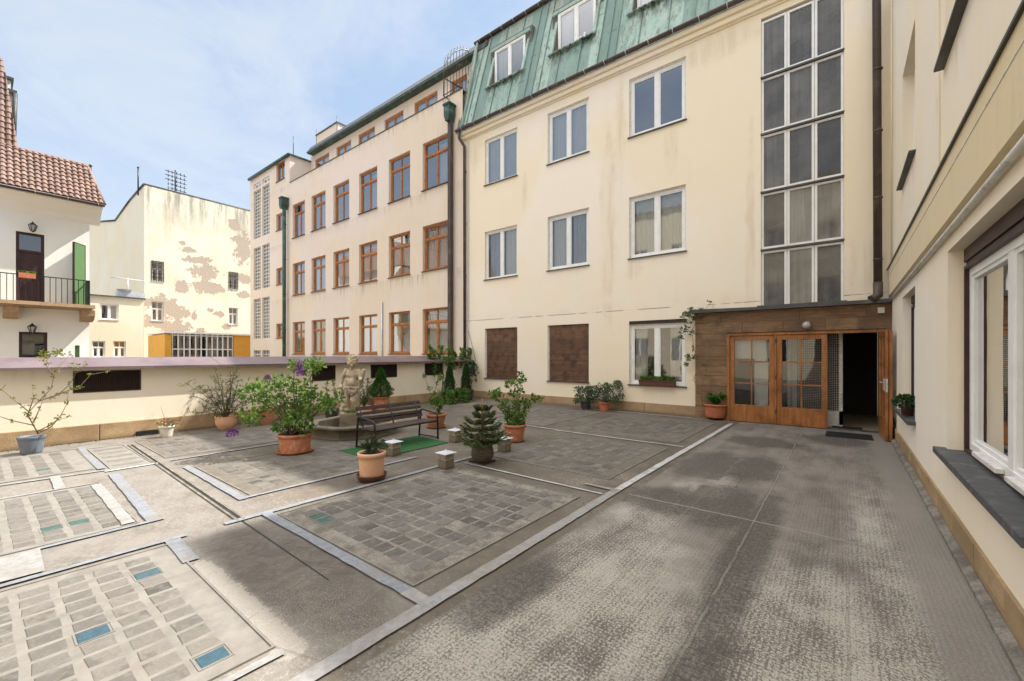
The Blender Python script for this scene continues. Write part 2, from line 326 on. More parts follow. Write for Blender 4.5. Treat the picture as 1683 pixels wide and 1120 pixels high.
M['door_wood'] = wood('orange_varnished_door_wood', (.43, .175, .055), (.26, .095, .028), True, False, (.17, .06, .02), .35)
M['board'] = wood('weathered_brown_boards', (.36, .22, .115), (.20, .115, .06), False, True, (.11, .07, .045), .6)
M['bench_wood'] = wood('dark_bench_slat', (.075, .045, .035), (.035, .024, .02), False, True, None, .55)
def stone_plinth(name, a, b):
    m = NM(name); P = m.xyz(); n = m.noise(4, 6, .7); g = m.noise(60, 4, .7)
    b_ = m.noise(1.2, 5, .6)
    c = m.mix(m.step(n, .35, .65), a, b); c = m.mix(m.step(b_, .45, .65, 0, .5), c, tuple(k * .55 for k in b))
    c = m.mix(m.step(g, .35, .75, 0, .5), c, tuple(k * .5 for k in a))
    lo = m.step(m.ma('ADD', P[2], m.ma('MULTIPLY', n, .2)), .08, .2, .65, 0)
    c = m.mix(lo, c, (.11, .085, .055)); c = m.mix(m.tone(), c, tuple(k * .55 for k in a))
    return m.fin(c, .9, m.ma('ADD', g, n), .7, .012, spec=.2)
M['plinth'] = stone_plinth('sandstone_plinth', (.52, .37, .22), (.40, .27, .15))
M['stone'] = stone_plinth('weathered_fountain_stone', (.25, .21, .155), (.15, .125, .09))
def statue_mat():
    m = NM('carved_sandstone'); n = m.noise(7, 6, .7); g = m.noise(70, 4); P = m.xyz()
    geo = m.n('ShaderNodeNewGeometry')
    c = m.mix(m.step(n, .35, .65), (.56, .47, .34), (.38, .31, .22))
    c = m.mix(m.step(m.noise(3.2, 5, .7), .5, .62, 0, .7), c, (.16, .13, .10))
    c = m.mix(m.step(g, .4, .8, 0, .4), c, (.2, .17, .12))
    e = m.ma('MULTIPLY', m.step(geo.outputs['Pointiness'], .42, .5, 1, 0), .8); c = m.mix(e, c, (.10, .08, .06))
    return m.fin(c, .9, m.ma('ADD', n, g), .5, .01, spec=.2)
M['statue'] = statue_mat()
def coping():
    m = NM('mauve_sheet_metal'); n = m.noise(2, 5, .6); c = m.mix(m.step(n, .35, .7), (.18, .128, .135), (.12, .085, .09))
    c = m.mix(m.step(m.noise(14, 5, .7), .55, .75, 0, .4), c, (.34, .27, .27))
    return m.fin(c, .42, m.noise(3, 3), .2, .02, metal=.15, spec=.5)
M['coping'] = coping()
def pillar():
    m = NM('block_masonry'); P = m.xyz(); n = m.noise(14, 6, .7)
    c = m.mix(m.step(P[2], .115, .125), (.20, .165, .115), (.34, .31, .26))
    c = m.mix(m.step(n, .4, .7, 0, .7), c, (.14, .115, .085)); 
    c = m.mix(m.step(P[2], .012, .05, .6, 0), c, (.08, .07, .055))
    ln = m.step(m.ma('ABSOLUTE', m.ma('SUBTRACT', P[2], .12)), .002, .006, .8, 0); c = m.mix(ln, c, (.08, .065, .05))
    return m.fin(c, .9, n, .6, .01, spec=.2)
M['pillar'] = pillar()
def basket():
    m = NM('woven_wicker'); P = m.xyz()
    ang = m.n('ShaderNodeMath', operation='ARCTAN2'); m.l(P[1], ang.inputs[0]); m.l(P[0], ang.inputs[1])
    a = m.ma('SINE', m.ma('MULTIPLY', ang.outputs[0], 34.)); b = m.ma('SINE', m.ma('MULTIPLY', P[2], 260.))
    w = m.ma('MULTIPLY_ADD', m.ma('MULTIPLY', a, b), .5, .5)
    c = m.mix(w, (.09, .07, .05), (.27, .22, .16)); c = m.mix(m.step(m.noise(8, 5), .45, .7, 0, .6), c, (.12, .10, .075))
    return m.fin(c, .85, w, 1., .02, spec=.2)
M['basket'] = basket()
def rooftile():
    m = NM('clay_roof_tile'); c = m.mix(m.tone(), (.31, .205, .165), (.16, .10, .082)); c = m.mix(m.step(m.noise(10, 5, .7), .5, .7, 0, .4), c, (.40, .27, .22))
    return m.fin(c, .75, m.noise(20, 3), .3, .02)
M['tile'] = rooftile()
def aged():
    m = NM('peeling_old_plaster'); m.world = True; P = m.xyz(); Q = (P[1], P[2])
    w = m.noise(1.1, 6, .65); w2 = m.noise(.5, 4, .6); f = m.noise(9, 4)
    st = m.noise(1., 6, .7, m.scaled(None, (1.8, 1.8, .22)))
    c = m.mix(m.step(w2, .35, .7), (.80, .74, .60), (.72, .64, .48))
    top = m.step(P[2], 10.5, 14.3, 0, .9)
    c = m.mix(m.ma('MULTIPLY', top, m.step(st, .42, .66)), c, (.28, .26, .21))
    c = m.mix(m.step(st, .56, .75, 0, .35), c, (.5, .42, .3))
    pt = None; isr = m.step(P[0], -42.1, -42.05)
    w9 = m.ma('ADD', m.ma('MULTIPLY', w, .5), m.ma('MULTIPLY', m.noise(3.2, 6, .75), .5))
    for x, y, rx, ry in AG:
        a_, b_ = FX(x, y, -42.0); e = m.ell(Q, a_, b_, rx * .9, ry * 1.45, w9, 2.6, .03); pt = e if pt is None else m.ma('MAXIMUM', pt, e)
    pt = m.ma('MULTIPLY', pt, isr)
    br = m.ma('MULTIPLY_ADD', m.ma('SINE', m.ma('MULTIPLY', P[2], 70.)), .5, .5)
    bc = m.mix(m.ma('MULTIPLY', br, .5), (.42, .35, .28), (.58, .51, .43)); bc = m.mix(m.step(f, .4, .65), bc, (.48, .38, .30))
    edge = m.step(m.ma('ABSOLUTE', m.ma('SUBTRACT', pt, .5)), .1, .5, .85, 0)
    c = m.mix(pt, c, bc); c = m.mix(edge, c, (.25, .19, .14))
    return m.fin(c, .9, m.ma('SUBTRACT', f, m.ma('MULTIPLY', pt, 3)), .5, .06, spec=.15)
AG = [(310, 412, .5, .16), (325, 428, 1.0, .22), (338, 447, 1.05, .45), (296, 472, .55, .3), (345, 474, 1.5, .32), (385, 370, .45, .35), (398, 408, .7, .85), (402, 460, .6, .3),
      (275, 505, 1.0, .6), (265, 497, 1.3, .22), (292, 512, .7, .35), (290, 540, 1.1, .35), (262, 533, .7, .22), (320, 520, .2, .25), (345, 510, .25, .12), (330, 545, .35, .2), (362, 516, .45, .16), (372, 538, .35, .14), (300, 400, .2, .1), (245, 528, .45, .3), (400, 485, .5, .2), (245, 500, .5, .25)]
M['aged'] = aged()
M['aged_side'] = plaster('old_side_plaster', (.86, .79, .64), dirt=(.5, .42, .3), amt=.35, streak=.3)

# ------------------------------------------------------------------ mesh builder
class Fr:
    """local (u, d, w) -> world; u along wall, d outward, w up"""
    def __init__(s, O, U, N, W=(0, 0, 1)): s.O, s.U, s.N, s.W = Vector(O), Vector(U), Vector(N), Vector(W)
    def __call__(s, u, d, w): return s.O + s.U * u + s.N * d + s.W * w
WORLD = Fr((0, 0, 0), (1, 0, 0), (0, 1, 0))
class MB:
    def __init__(s, fr=None): s.v = []; s.f = []; s.mi = []; s.tn = []; s.sm = []; s.fr = fr or WORLD; s.cm = 0; s.ct = 0.; s.cs = False
    def P(s, a): s.v.append(s.fr(*a)); return len(s.v) - 1
    def face(s, ids): s.f.append(tuple(ids)); s.mi.append(s.cm); s.tn.append(s.ct); s.sm.append(s.cs)
    def quad(s, *pts): s.face([s.P(p) for p in pts]); return s
    def box(s, a, b):
        (x0, y0, z0), (x1, y1, z1) = [tuple(min(p, q) for p, q in zip(a, b)), tuple(max(p, q) for p, q in zip(a, b))]
        i = [s.P(p) for p in ((x0, y0, z0), (x1, y0, z0), (x1, y1, z0), (x0, y1, z0), (x0, y0, z1), (x1, y0, z1), (x1, y1, z1), (x0, y1, z1))]
        for q in ((0, 3, 2, 1), (4, 5, 6, 7), (0, 1, 5, 4), (1, 2, 6, 5), (2, 3, 7, 6), (3, 0, 4, 7)): s.face([i[k] for k in q])
        return s
    def prism(s, poly, d0, d1):
        """poly in (u,w), extruded along d"""
        a = [s.P((u, d0, w)) for u, w in poly]; b = [s.P((u, d1, w)) for u, w in poly]; n = len(poly)
        s.face(a); s.face(b[::-1])
        for k in range(n): s.face((a[k], b[k], b[(k + 1) % n], a[(k + 1) % n]))
        return s
    def tube(s, pts, r, n=8, cap=True):
        pts = [Vector(p) for p in pts]; rs = r if isinstance(r, (list, tuple)) else [r] * len(pts); rings = []
        up = None
        for k, p in enumerate(pts):
            t = (pts[min(k + 1, len(pts) - 1)] - pts[max(k - 1, 0)]).normalized()
            if up is None: up = Vector((0, 0, 1)) if abs(t.z) < .9 else Vector((1, 0, 0))
            a = t.cross(up)
            if a.length < 1e-4: a = t.orthogonal()
            a.normalize(); b = a.cross(t).normalized(); up = b
            rings.append([s.P(p + (a * math.cos(2 * math.pi * j / n) + b * math.sin(2 * math.pi * j / n)) * rs[k]) for j in range(n)])
        o = s.cs; s.cs = True
        for A, B in zip(rings, rings[1:]):
            for j in range(n): s.face((A[j], A[(j + 1) % n], B[(j + 1) % n], B[j]))
        s.cs = o
        if cap: s.face(rings[0][::-1]); s.face(rings[-1])
        return s
    def lathe(s, prof, c=(0, 0, 0), n=28, lobes=None, cap=True, start=0., sx=1., sy=1.):
        rings = []
        for r, z in prof:
            rings.append([s.P((c[0] + sx * r * math.cos(start + 2 * math.pi * j / n), c[1] + sy * r * math.sin(start + 2 * math.pi * j / n), c[2] + z)) for j in range(n)])
        for A, B in zip(rings, rings[1:]):
            for j in range(n): s.face((A[j], A[(j + 1) % n], B[(j + 1) % n], B[j]))
        if cap: s.face(rings[0][::-1]); s.face(rings[-1])
        return s
    def leaf(s, p, d, size, wid=.5, fold=.15, tone=None):
        d = Vector(d).normalized(); a = d.cross(Vector((random.uniform(-1, 1), random.uniform(-1, 1), random.uniform(-.4, 1))))
        if a.length < 1e-3: a = d.orthogonal()
        a.normalize(); nrm = a.cross(d); p = Vector(p)
        s.ct = random.random() if tone is None else tone
        i0 = s.P(p); i1 = s.P(p + d * size * .45 + a * size * wid * .5 + nrm * size * fold); i2 = s.P(p + d * size); i3 = s.P(p + d * size * .45 - a * size * wid * .5 + nrm * size * fold)
        s.face((i0, i1, i2)); s.face((i0, i2, i3))
    def build(s, name, mats, parent=None, origin=None, bevel=0.):
        me = bpy.data.meshes.new(name)
        o = bpy.data.objects.new(name, me)
        if parent is not None:
            r = parent
            while r.parent: r = r.parent
            off = r.location.copy()
        else: off = Vector(origin) if origin is not None else Vector((0, 0, 0))
        me.from_pydata([tuple(p - off) for p in s.v], [], s.f)
        if not isinstance(mats, (list, tuple)): mats = [mats]
        for q in mats: me.materials.append(M[q])
        me.polygons.foreach_set('material_index', s.mi); me.polygons.foreach_set('use_smooth', s.sm)
        at = me.attributes.new('tone', 'FLOAT', 'FACE'); at.data.foreach_set('value', s.tn)
        me.validate(clean_customdata=False)
        bm = bmesh.new(); bm.from_mesh(me)
        if name == 'pane':
            bm.normal_update(); bmesh.ops.reverse_faces(bm, faces=[f for f in bm.faces if f.normal.dot(s.fr.N) < 0])
        else: bmesh.ops.recalc_face_normals(bm, faces=bm.faces)
        bm.to_mesh(me); bm.free()
        COL.objects.link(o)
        if parent is not None: o.parent = parent
        else: o.location = off
        if bevel:
            b = o.modifiers.new('bevel', 'BEVEL'); b.width = bevel; b.segments = 2; b.limit_method = 'ANGLE'
        return o
def tag(o, label=None, cat=None, group=None, kind=None):
    if label: o['label'] = label
    if cat: o['category'] = cat
    if group: o['group'] = group
    if kind: o['kind'] = kind
    return o
def empty(name, loc, label, cat, group=None):
    o = bpy.data.objects.new(name, None); COL.objects.link(o); o.location = loc; o.empty_display_size = .2
    return tag(o, label, cat, group)
def copy_tree(o, parent=None):
    c = o.copy(); COL.objects.link(c); c.parent = parent
    for ch in [q for q in bpy.data.objects if q.parent == o]: copy_tree(ch, c)
    return c
def pt(par, name, mat, mb, **k): return mb.build(name, mat, par, **k)

def wall_open(mb, u0, u1, w0, w1, ops, depth=.3, extra=()):
    """front sheet at d=0 with openings (a,b,c,e) plus reveals going inwards"""
    us = sorted({u0, u1, *[o[0] for o in ops], *[o[1] for o in ops], *extra}); ws = sorted({w0, w1, *[o[2] for o in ops], *[o[3] for o in ops]})
    us = [u for u in us if u0 <= u <= u1]; ws = [w for w in ws if w0 <= w <= w1]
    for a, b in zip(us, us[1:]):
        if extra: mb.ct = random.choice((0., .1, .3, .55, .8, 1.))
        for c, e in zip(ws, ws[1:]):
            m_ = ((a + b) / 2, (c + e) / 2)
            if any(o[0] < m_[0] < o[1] and o[2] < m_[1] < o[3] for o in ops): continue
            mb.quad((a, 0, c), (b, 0, c), (b, 0, e), (a, 0, e))
    for a, b, c, e in ops:
        mb.quad((a, 0, c), (a, -depth, c), (a, -depth, e), (a, 0, e)); mb.quad((b, 0, c), (b, 0, e), (b, -depth, e), (b, -depth, c))
        mb.quad((a, 0, e), (a, -depth, e), (b, -depth, e), (b, 0, e)); mb.quad((a, 0, c), (b, 0, c), (b, -depth, c), (a, -depth, c))
def rect_frame(mb, u0, u1, w0, w1, t, d0, d1):
    mb.box((u0, d0, w0), (u0 + t, d1, w1)); mb.box((u1 - t, d0, w0), (u1, d1, w1))
    mb.box((u0 + t, d0, w0), (u1 - t, d1, w0 + t)); mb.box((u0 + t, d0, w1 - t), (u1 - t, d1, w1))
def interior(par, fr, u0, u1, w0, w1, d, depth=.5, mat='room', name='interior'):
    m = MB(fr); e = -d; x = .25
    m.quad((u0 - x, e - depth, w0 - x), (u1 + x, e - depth, w0 - x), (u1 + x, e - depth, w1 + x), (u0 - x, e - depth, w1 + x))
    m.quad((u0 - x, e, w0 - x), (u0 - x, e - depth, w0 - x), (u0 - x, e - depth, w1 + x), (u0 - x, e, w1 + x))
    m.quad((u1 + x, e, w0 - x), (u1 + x, e - depth, w0 - x), (u1 + x, e - depth, w1 + x), (u1 + x, e, w1 + x))
    m.quad((u0 - x, e, w0 - x), (u1 + x, e, w0 - x), (u1 + x, e - depth, w0 - x), (u0 - x, e - depth, w0 - x))
    m.quad((u0 - x, e, w1 + x), (u1 + x, e, w1 + x), (u1 + x, e - depth, w1 + x), (u0 - x, e - depth, w1 + x))
    # flange so no light leaks round the opening
    for a, b, c, g in ((u0 - x, u0, w0 - x, w1 + x), (u1, u1 + x, w0 - x, w1 + x), (u0, u1, w0 - x, w0), (u0, u1, w1, w1 + x)):
        m.quad((a, e, c), (b, e, c), (b, e, g), (a, e, g))
    return m.build(name, mat, par)
def curtain(par, fr, u0, u1, w0, w1, d, mat='curtain', amp=.018, pitch=.09, ph=0.):
    m = MB(fr); m.cs = True; n = max(6, int((u1 - u0) / .02)); row = []
    for k in range(n + 1):
        u = u0 + (u1 - u0) * k / n; dd = -d + amp * math.sin(u / pitch * 6.28 + ph) + amp * .6 * math.sin(u / pitch * 2.3 + 1 + ph)
        row.append((m.P((u, dd, w0)), m.P((u, dd * 1.0, w1))))
    for a, b in zip(row, row[1:]): m.face((a[0], b[0], b[1], a[1]))
    return m.build('curtain', mat, par)
def window(par, fr, u0, u1, w0, w1, rec=.1, mat='white', t=.055, mull=.09, outer=None, transom=None, sill='dark_metal', sillout=.05,
           cur=None, inter='room', glassm='glass', ft=.05, tilt=None, sub=None):
    """casement window set rec behind the wall face; returns the frame part"""
    m = MB(fr); a, b, c, e = u0, u1, w0, w1
    if outer: 
        m.cm = 1; rect_frame(m, a, b, c, e, .03, -rec - ft, -rec + .03); m.cm = 0; a += .03; b -= .03; c += .03; e -= .03
    rect_frame(m, a, b, c, e, t, -rec - ft, -rec)
    mid = (a + b) / 2; top = e - t
    if transom: 
        m.box((a + t, -rec - ft, transom - .045), (b - t, -rec + .012, transom + .045)); top = transom - .045
        m.box((mid - .02, -rec - ft, transom + .045), (mid + .02, -rec - .003, e - t))
    m.box((mid - mull / 2, -rec - ft, c + t), (mid + mull / 2, -rec - .003, top))
    # sash frames
    for x0, x1 in ((a + t, mid - mull / 2), (mid + mull / 2, b - t)):
        rect_frame(m, x0, x1, c + t, top, .032, -rec - ft + .01, -rec - .012)
    fo = m.build('window', [mat, outer or mat], par)
    p = MB(fr); g = -rec - ft * .6
    panes = [(a + t, mid - mull / 2, c + t, top), (mid + mull / 2, b - t, c + t, top)]
    if transom: panes += [(a + t, mid - .02, transom + .045, e - t), (mid + .02, b - t, transom + .045, e - t)]
    for x0, x1, z0, z1 in panes: p.quad((x0, g, z0), (x1, g, z0), (x1, g, z1), (x0, g, z1))
    p.build('pane', glassm, fo)
    if sill:
        s_ = MB(fr); s_.prism([(u0 - .03, w0 - .02), (u1 + .03, w0 - .02), (u1 + .03, w0 + .006), (u0 - .03, w0 + .006)], -rec + .002, sillout); s_.build('window_sill', sill, fo)
    interior(fo, fr, u0, u1, w0, w1, rec + ft + .02, .55, inter)
    if cur:
        for k, (x0, x1, z0, z1, cm) in enumerate(cur):
            curtain(fo, fr, u0 + (u1 - u0) * x0, u0 + (u1 - u0) * x1, w0 + (w1 - w0) * z0, w0 + (w1 - w0) * z1, rec + ft + .08, cm, ph=k * 1.7 + u0)
    return fo
def gutter(par, fr, u0, u1, d, w, r=.07, mat='brown_metal', hooks=.9, name='gutter'):
    m = MB(fr); n = 8; A = []
    for u in (u0, u1): A.append([m.P((u, d + r * math.cos(math.pi + math.pi * k / n), w + r * math.sin(math.pi + math.pi * k / n))) for k in range(n + 1)])
    B = []
    for u in (u0, u1): B.append([m.P((u, d + (r - .006) * math.cos(math.pi + math.pi * k / n), w + (r - .006) * math.sin(math.pi + math.pi * k / n))) for k in range(n + 1)])
    m.cs = True
    for S in (A, B):
        for k in range(n): m.face((S[0][k], S[0][k + 1], S[1][k + 1], S[1][k]))
    for k in (0, n): m.face((A[0][k], B[0][k], B[1][k], A[1][k]))
    m.cs = False
    for q in (0, 1): m.face(A[q])
    x = u0 + hooks / 2
    while x < u1:
        m.cm = 1
        pts = [(x, d + (r + .006) * math.cos(math.pi + math.pi * k / 6), w + (r + .006) * math.sin(math.pi + math.pi * k / 6)) for k in range(7)]
        m.tube(pts, .009, 4); x += hooks
    m.cm = 0
    return m.build(name, [mat, 'galv'], par)
def downpipe(par, pts, r, mat='brown_metal', clamps=(), name='downpipe'):
    m = MB(); m.tube(pts, r, 12)
    for z in clamps:
        p = [q for q in pts if True][-1]
        m.tube([(p[0], p[1], z - .015), (p[0], p[1], z + .015)], r + .008, 12); m.tube([(p[0], p[1], z), (p[0], p[1] + r + .09, z)], .008, 5)
    return m.build(name, mat, par)

# ================================================================== SETTING
X0, XR, YB = -10.6, .73, 11.1
m = MB(); m.box((-600, -600, -5.0), (600, 600, -4.0)); o = m.build('ground', 'grout'); tag(o, kind='structure')
m = MB(); m.box((X0 - .2, -9., -.3), (XR + .4, YB + 3.6, 0.)); o = m.build('terrace_floor', 'floor'); tag(o, kind='structure')

# --- inset panels of glass blocks
def panel(x0, x1, y0, y1, bx, by, px, py, grout='grout', blue=(), teal=(), bright=0., mx=.08, my=.08, lost=.0):
    m = MB(); z = .004
    m.quad((x0, y0, z), (x1, y0, z), (x1, y1, z), (x0, y1, z))
    nx = int((x1 - x0 - 2 * mx) / px); ny = int((y1 - y0 - 2 * my) / py)
    ox = x0 + (x1 - x0 - nx * px + px - bx) / 2; oy = y0 + (y1 - y0 - ny * py + py - by) / 2
    rnd = random.Random(int(x0 * 100 + y0 * 31))
    blues = [(round((a - ox - bx / 2) / px), round((b - oy - by / 2) / py)) for a, b in blue]
    teals = [(round((a - ox - bx / 2) / px), round((b - oy - by / 2) / py)) for a, b in teal]
    for i in range(nx):
        for j in range(ny):
            if rnd.random() < lost: continue
            a, b = ox + i * px, oy + j * py; jit = lambda: rnd.uniform(-.006, .006); z1 = z + .003 + rnd.uniform(-.001, .0015)
            if (i, j) in blues: m.cm = 2
            elif (i, j) in teals: m.cm = 3
            else: m.cm = 1
            m.ct = min(1, max(0, rnd.gauss(.8, .22) if bright else rnd.gauss(.5, .3))) ; q = .004
            C = [(a + jit(), b + jit()), (a + bx + jit(), b + jit()), (a + bx + jit(), b + by + jit()), (a + jit(), b + by + jit())]
            cx, cy = a + bx / 2, b + by / 2
            lo = [m.P((x, y, z + .0005)) for x, y in C]; hi = [m.P((x + (q if x < cx else -q), y + (q if y < cy else -q), z1)) for x, y in C]
            m.face(hi)
            for k in range(4): m.face((lo[k], lo[(k + 1) % 4], hi[(k + 1) % 4], hi[k]))
            if m.cm in (2, 3):   # swept lime rim
                m.cm = 5; e = .014
                for A, B in (((a - e, b - e), (a + bx + e, b - .006)), ((a - e, b + by + .006), (a + bx + e, b + by + e)), ((a - e, b - .006), (a - .006, b + by + .006)), ((a + bx + .006, b - .006), (a + bx + e, b + by + .006))):
                    m.quad((A[0], A[1], z + .003), (B[0], A[1], z + .003), (B[0], B[1], z + .003), (A[0], B[1], z + .003))
    m.cm = 5   # raised rim lines round the panel
    w = .014
    for A, B in (((x0, y0), (x1, y0 + w)), ((x0, y1 - w), (x1, y1)), ((x0, y0 + w), (x0 + w, y1 - w)), ((x1 - w, y0 + w), (x1, y1 - w))):
        m.box((A[0], A[1], .0), (B[0], B[1], .011))
    o = m.build('glass_block_panel', [grout, 'block', 'blueblock', 'tealblock', 'tape_white', 'grout_pale']); tag(o, kind='structure'); return o
bx, by, px_, py_ = .122, .128, .152, .165
panel(-4.30, -2.25, 1.80, 4.06, bx, .135, .150, .165, lost=.03, teal=((-4.02, 1.97), (-3.78, 1.95)), mx=.12, my=.1)
panel(-4.32, -2.36, -1.2, .98, .112, .13, .146, .172, 'grout_pale', blue=((-3.79, .745), (-3.26, .37), (-2.55, .71)), bright=1)
panel(-7.05, -5.08, -1.3, .93, .125, .12, .150, .172, 'grout_pale', teal=((-5.53, .42), (-5.51, .60)), bright=1)
panel(-9.86, -7.95, -1.3, 1.02, .125, .12, .152, .2, 'grout_pale', teal=((-8.46, .5), (-9.5, .9)), bright=1)
panel(-9.7, -7.7, 1.12, 1.56, .13, .34, .36, .36, 'grout_pale', bright=1, my=.02)
panel(-7.02, -5.08, 1.86, 4.0, bx, .135, .150, .165, 'grout_dim', lost=.04, mx=.12)
panel(-4.30, -2.28, 4.84, 7.02, bx, .135, .150, .165, 'grout_dim', lost=.05, mx=.12)
panel(-4.55, -2.28, 7.6, 10.3, bx, .135, .150, .165, 'grout_dim', lost=.05, mx=.14, my=.2)
panel(-9.9, -7.95, 1.75, 4.0, bx, .135, .150, .165, 'grout_dim', lost=.05)
panel(-7.1, -5.1, 7.6, 10.3, bx, .135, .150, .165, 'grout_dim', lost=.05, mx=.14, my=.2)
# --- sealing tapes
def tape(p, q, w, mat='tape', z=.016, wob=.008, seg=.11):
    p, q = Vector((p[0], p[1])), Vector((q[0], q[1])); d = (q - p); L = d.length; d.normalize(); n = Vector((-d.y, d.x)); m = MB(); k = max(1, int(L / seg)); row = []
    for i in range(k + 1):
        c = p + d * L * i / k + n * (random.uniform(-wob, wob) * .25 + wob * .3 * math.sin(i * .21 + p.x)); h = w / 2 + random.uniform(-wob, wob) * .45
        zz = z + random.uniform(0, .0006)
        row.append((m.P((c.x + n.x * h, c.y + n.y * h, zz)), m.P((c.x - n.x * h, c.y - n.y * h, zz))))
    for a, b in zip(row, row[1:]): m.face((a[0], b[0], b[1], a[1]))
    o = m.build('sealing_tape', mat); return tag(o, kind='structure')
T = [((-2.0, -.4), (-2.03, 4.5), .1, 'tape_white'), ((-2.03, 4.5), (-1.97, 10.4), .085, 'tape'),
     ((-4.40, 1.74), (-2.22, 1.735), .085, 'tape_blue'), ((-2.24, 1.735), (-2.01, 1.735), .1, 'tape_white'),
     ((-4.43, 1.40), (-4.38, 5.3), .075, 'tape_blue'), ((-5.06, 1.75), (-5.05, 4.1), .06, 'tape_blue'),
     ((-7.1, 1.79), (-5.02, 1.76), .085, 'tape_blue'), ((-4.40, -.1), (-4.41, 1.12), .055, 'tape_blue'), ((-4.42, 1.01), (-3.83, .995), .1, 'tape_blue'),
     ((-5.02, .3), (-5.03, 1.1), .055, 'tape_blue'), ((-7.42, 1.1), (-5.04, 1.02), .10, 'tape_blue'), ((-6.98, .88), (-5.12, .86), .09, 'tape_white'),
     ((-7.08, -.4), (-7.05, .88), .05, 'tape_white'), ((-7.86, -.4), (-7.72, 1.12), .05, 'tape_white'), ((-7.84, .62), (-7.08, .6), .09, 'tape_white'),
     ((-9.97, 1.07), (-7.85, 1.05), .08, 'tape_blue'), ((-2.29, .72), (-2.29, .99), .05, 'tape_white'), ((-2.28, -.4), (-2.29, .74), .05, 'tape_white'),
     ((-2.43, 4.5), (-2.02, 4.49), .06, 'tape_white'), ((-4.4, 4.15), (-4.3, 4.1), .08, 'tape_blue'), ((-4.24, 4.3), (-2.1, 4.28), .035, 'tape'), ((-4.6, 7.3), (-2.1, 7.3), .045, 'tape'), ((-6.5, 7.42), (-4.6, 7.35), .045, 'tape'),
     ((-5.9, 10.75), (-2.9, 10.72), .06, 'tape'), ((-7.65, 1.05), (-7.65, 1.6), .06, 'tape'), ((-7.7, 1.75), (-7.72, 4.2), .06, 'tape_blue')]
for i, t_ in enumerate(T): tape(*t_, z=.0122 + .0007 * (i % 4))
tape((-4.75, -.2), (-4.74, .31), .56, 'tape_white', z=.0160, wob=.01)
# --- drain slot
m = MB(); m.cm = 0
m.box((-9.6, 1.60, -.0), (-4.42, 1.622, .014)); m.box((-9.6, 1.655, 0), (-4.42, 1.675, .014))
m.cm = 1; m.quad((-9.6, 1.622, .0035), (-2.78, 1.622, .0035), (-2.78, 1.655, .0035), (-9.6, 1.655, .0035))
o = m.build('drain_channel', ['grout', 'black_metal']); tag(o, kind='structure')
# slanted course of the slot (it runs a little towards the viewer on its way to the right)
for v in o.data.vertices:
    if v.co.x > -3.: v.co.y = 1.6385 + (v.co.y - 1.6385) * .25
    v.co.y += (v.co.x + 9.6) / 6.8 * -.14

# ================================================================== MAIN BUILDING (cream, Y = 11.1)
FM = Fr((0, YB, 0), (1, 0, 0), (0, -1, 0))
main = empty('cream_building', (-5, 12.5, 0), 'cream plastered building with green copper mansard roof and wooden entrance porch', 'building')
cols = [(-9.95, -8.51), (-7.31, -5.87), (-4.64, -3.14)]
rows = [(.73, 2.46), (4.17, 5.86), (7.49, 9.10)]
stair = (-1.49, 0.0, 2.62, 9.22)
ops = [(a, b, c, e) for a, b in cols for c, e in rows] + [stair, (-2.14, .62, -.05, 2.03)]
m = MB(FM); wall_open(m, -11.05, XR, -.05, 9.72, ops, .14)
m.quad((-11.05, 0, -.05), (-11.05, -3, -.05), (-11.05, -3, 9.72), (-11.05, 0, 9.72))
m.box((-11.05, -3.2, -.3), (XR + 8, -3.05, 13.5))
m.build('wall', 'cream', main)
m = MB(FM)
for a, b in ((-10.6, -8.9), (-8.9, -7.4), (-7.4, -5.9), (-5.9, -4.2), (-4.2, -2.885)):
    m.ct = random.uniform(0, .3); m.box((a + .004, -.0, 0), (b - .004, .028, .26))
m.build('plinth', 'plinth', main, bevel=.006)
m = MB(FM)
m.prism([(-11.05, 9.36), (XR, 9.36), (XR, 9.40), (-11.05, 9.40)], 0, .05); m.prism([(-11.05, 9.40), (XR, 9.40), (XR, 9.52), (-11.05, 9.52)], 0, .11)
m.prism([(-11.05, 9.52), (XR, 9.52), (XR, 9.64), (-11.05, 9.64)], 0, .19)
m.build('cornice', 'cream', main, bevel=.02)
gutter(main, FM, -11.12, XR, .27, 9.70, .075, hooks=.62)
cw = 'curtain'; cb = 'curtain_blue'
curs = {(0, 1): [(.08, .46, .03, .97, cb), (.56, .92, .03, .97, cw)], (1, 1): [(.06, .5, .03, .97, cw), (.56, .94, .03, .97, cb)], (2, 1): [(.05, .46, .0, .97, cw), (.52, .95, .0, 1, cw)], (0, 2): [(.05, .95, 0, .97, cb)], (1, 2): [(.05, .95, .0, .97, cw)], (2, 2): [], (2, 0): [(.06, .3, .0, 1, cw), (.7, .94, 0, 1, cw)]}
